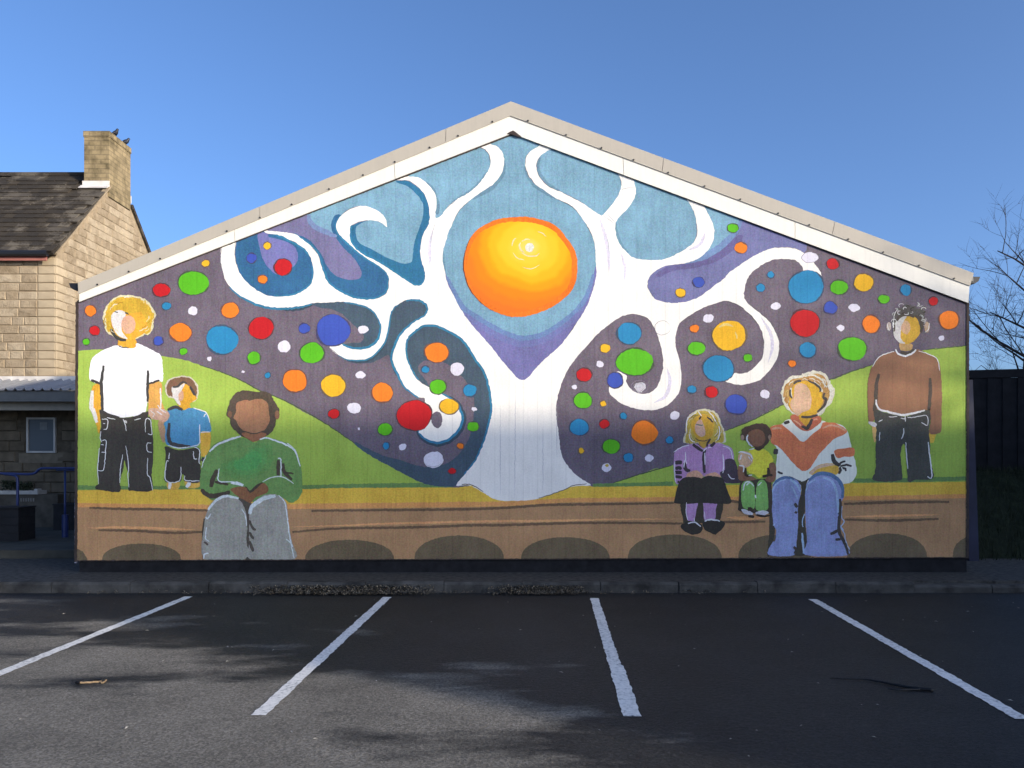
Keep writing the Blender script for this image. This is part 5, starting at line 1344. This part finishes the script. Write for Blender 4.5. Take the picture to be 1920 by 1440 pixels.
bird((-XG - 0.02, 18.42, 8.93), -0.3, 'upper dark bird on the chimney top, nearer to its front corner')
bird((-XG - 0.02, 18.92, 8.93), 0.35, 'dark bird perched at the back corner of the chimney top')

# ------------------------------------------------------------------ litter on the tarmac
m_leaf, nt, b = new_mat('dead_leaf')
pos = position(nt)
n1 = noise(nt, pos, 120.0, 1.0)
c = ramp(nt, n1, [(0.38, (0.012, 0.010, 0.008)), (0.54, (0.06, 0.044, 0.028)), (0.64, (0.36, 0.30, 0.21))])
nt.links.new(c, b.inputs['Base Color'])
b.inputs['Roughness'].default_value = 0.8
mb = MB()
def leaf(mb, p, l, w_, flat=0.5):
    a1 = random.uniform(0, 6.28)
    u = Vector((math.cos(a1), math.sin(a1), random.uniform(-flat, flat))).normalized()
    s_ = u.cross(Vector((random.uniform(-flat, flat), random.uniform(-flat, flat), 1))).normalized()
    mid = Vector((0, 0, l * 0.12))
    mb.add([p - u * l / 2, p + s_ * w_ / 2 + mid, p + u * l / 2, p - s_ * w_ / 2 + mid], [(0, 1, 2, 3)])
for _ in range(3600):
    px = random.choice([random.triangular(470, 812, 560), random.triangular(560, 815, 700), random.triangular(915, 1105, 1010), random.uniform(180, 1340)]) if random.random() < 0.97 else random.uniform(100, 1750)
    dense = 1.0 if (470 < px < 815 or 915 < px < 1105) else 0.25
    if random.random() > dense * 1.0: continue
    back = random.random() ** 1.6
    y_ = KY - 0.012 - 0.17 * back
    hz = 0.006 + random.random() * 0.075 * (1 - back) * (1 if dense > 0.5 else 0.2)
    leaf(mb, Vector(((px - 960) / F * y_, y_, hz + 0.012)), random.uniform(0.025, 0.075), random.uniform(0.010, 0.026), 0.8)
lo = mb.build('leaf_litter', m_leaf)
tag(lo, 'dead leaves drifted along the foot of the kerb', kind='stuff')
mb = MB()
for _ in range(75):
    px, py = random.uniform(0, 1920), 1125 + 300 * random.random() ** 1.7
    p = gr(px, py)
    leaf(mb, Vector((p.x, p.y, 0.008)), random.uniform(0.012, 0.04), random.uniform(0.006, 0.014), 0.12)
so = mb.build('scattered_scraps', simple('pale_scrap', (0.40, 0.38, 0.34), 0.8, 0.3, 3.0))
tag(so, 'pale leaf scraps scattered over the tarmac', kind='stuff')
# fallen branch and split stick
m_wet = simple('wet_black_wood', (0.006, 0.006, 0.007), 0.5, 0.2, 20.0)
br_ = empty('fallen_branch', gr(1650, 1287), 'thin black forked branch lying on the dark tarmac', 'branch')
def gpath(pts, z): return [gr(x_, y_) + Vector((0, 0, z + 0.001 * math.sin(i * 1.7))) for i, (x_, y_) in enumerate(catmull(pts, False, 4))]
pth = gpath([(1556, 1275), (1590, 1277), (1625, 1278), (1655, 1283), (1685, 1289), (1715, 1294), (1750, 1298)], 0.014)
MB().tube(pth, [0.003 + 0.010 * i / (len(pth) - 1) for i in range(len(pth))], 6).build('stem', m_wet, br_, smooth=True)
pth = gpath([(1664, 1295), (1685, 1297), (1705, 1296), (1725, 1296)], 0.012)
MB().tube(pth, [0.003 + 0.006 * i / (len(pth) - 1) for i in range(len(pth))], 6).build('side_shoot', m_wet, br_, smooth=True)
st = empty('split_stick', gr(170, 1282), 'pale split stick with a forked end in the sunlit tarmac', 'stick')
m_pale = simple('split_wood', (0.24, 0.17, 0.10), 0.7, 0.25, 30.0)
MB().tube(gpath([(147, 1283), (160, 1283), (175, 1282), (190, 1281)], 0.012), 0.007, 6).build('stem', m_pale, st)
MB().tube(gpath([(186, 1281), (193, 1282.5), (199, 1278)], 0.010), 0.006, 6).build('fork', m_pale, st)
MB().tube(gpath([(143, 1283), (150, 1283.5)], 0.013), 0.011, 6).build('dark_tip', m_wet, st)
MB().tube(gpath([(176, 1279), (186, 1278.5), (192, 1279.5)], 0.014), 0.006, 6).build('bark_strip', m_wet, st)
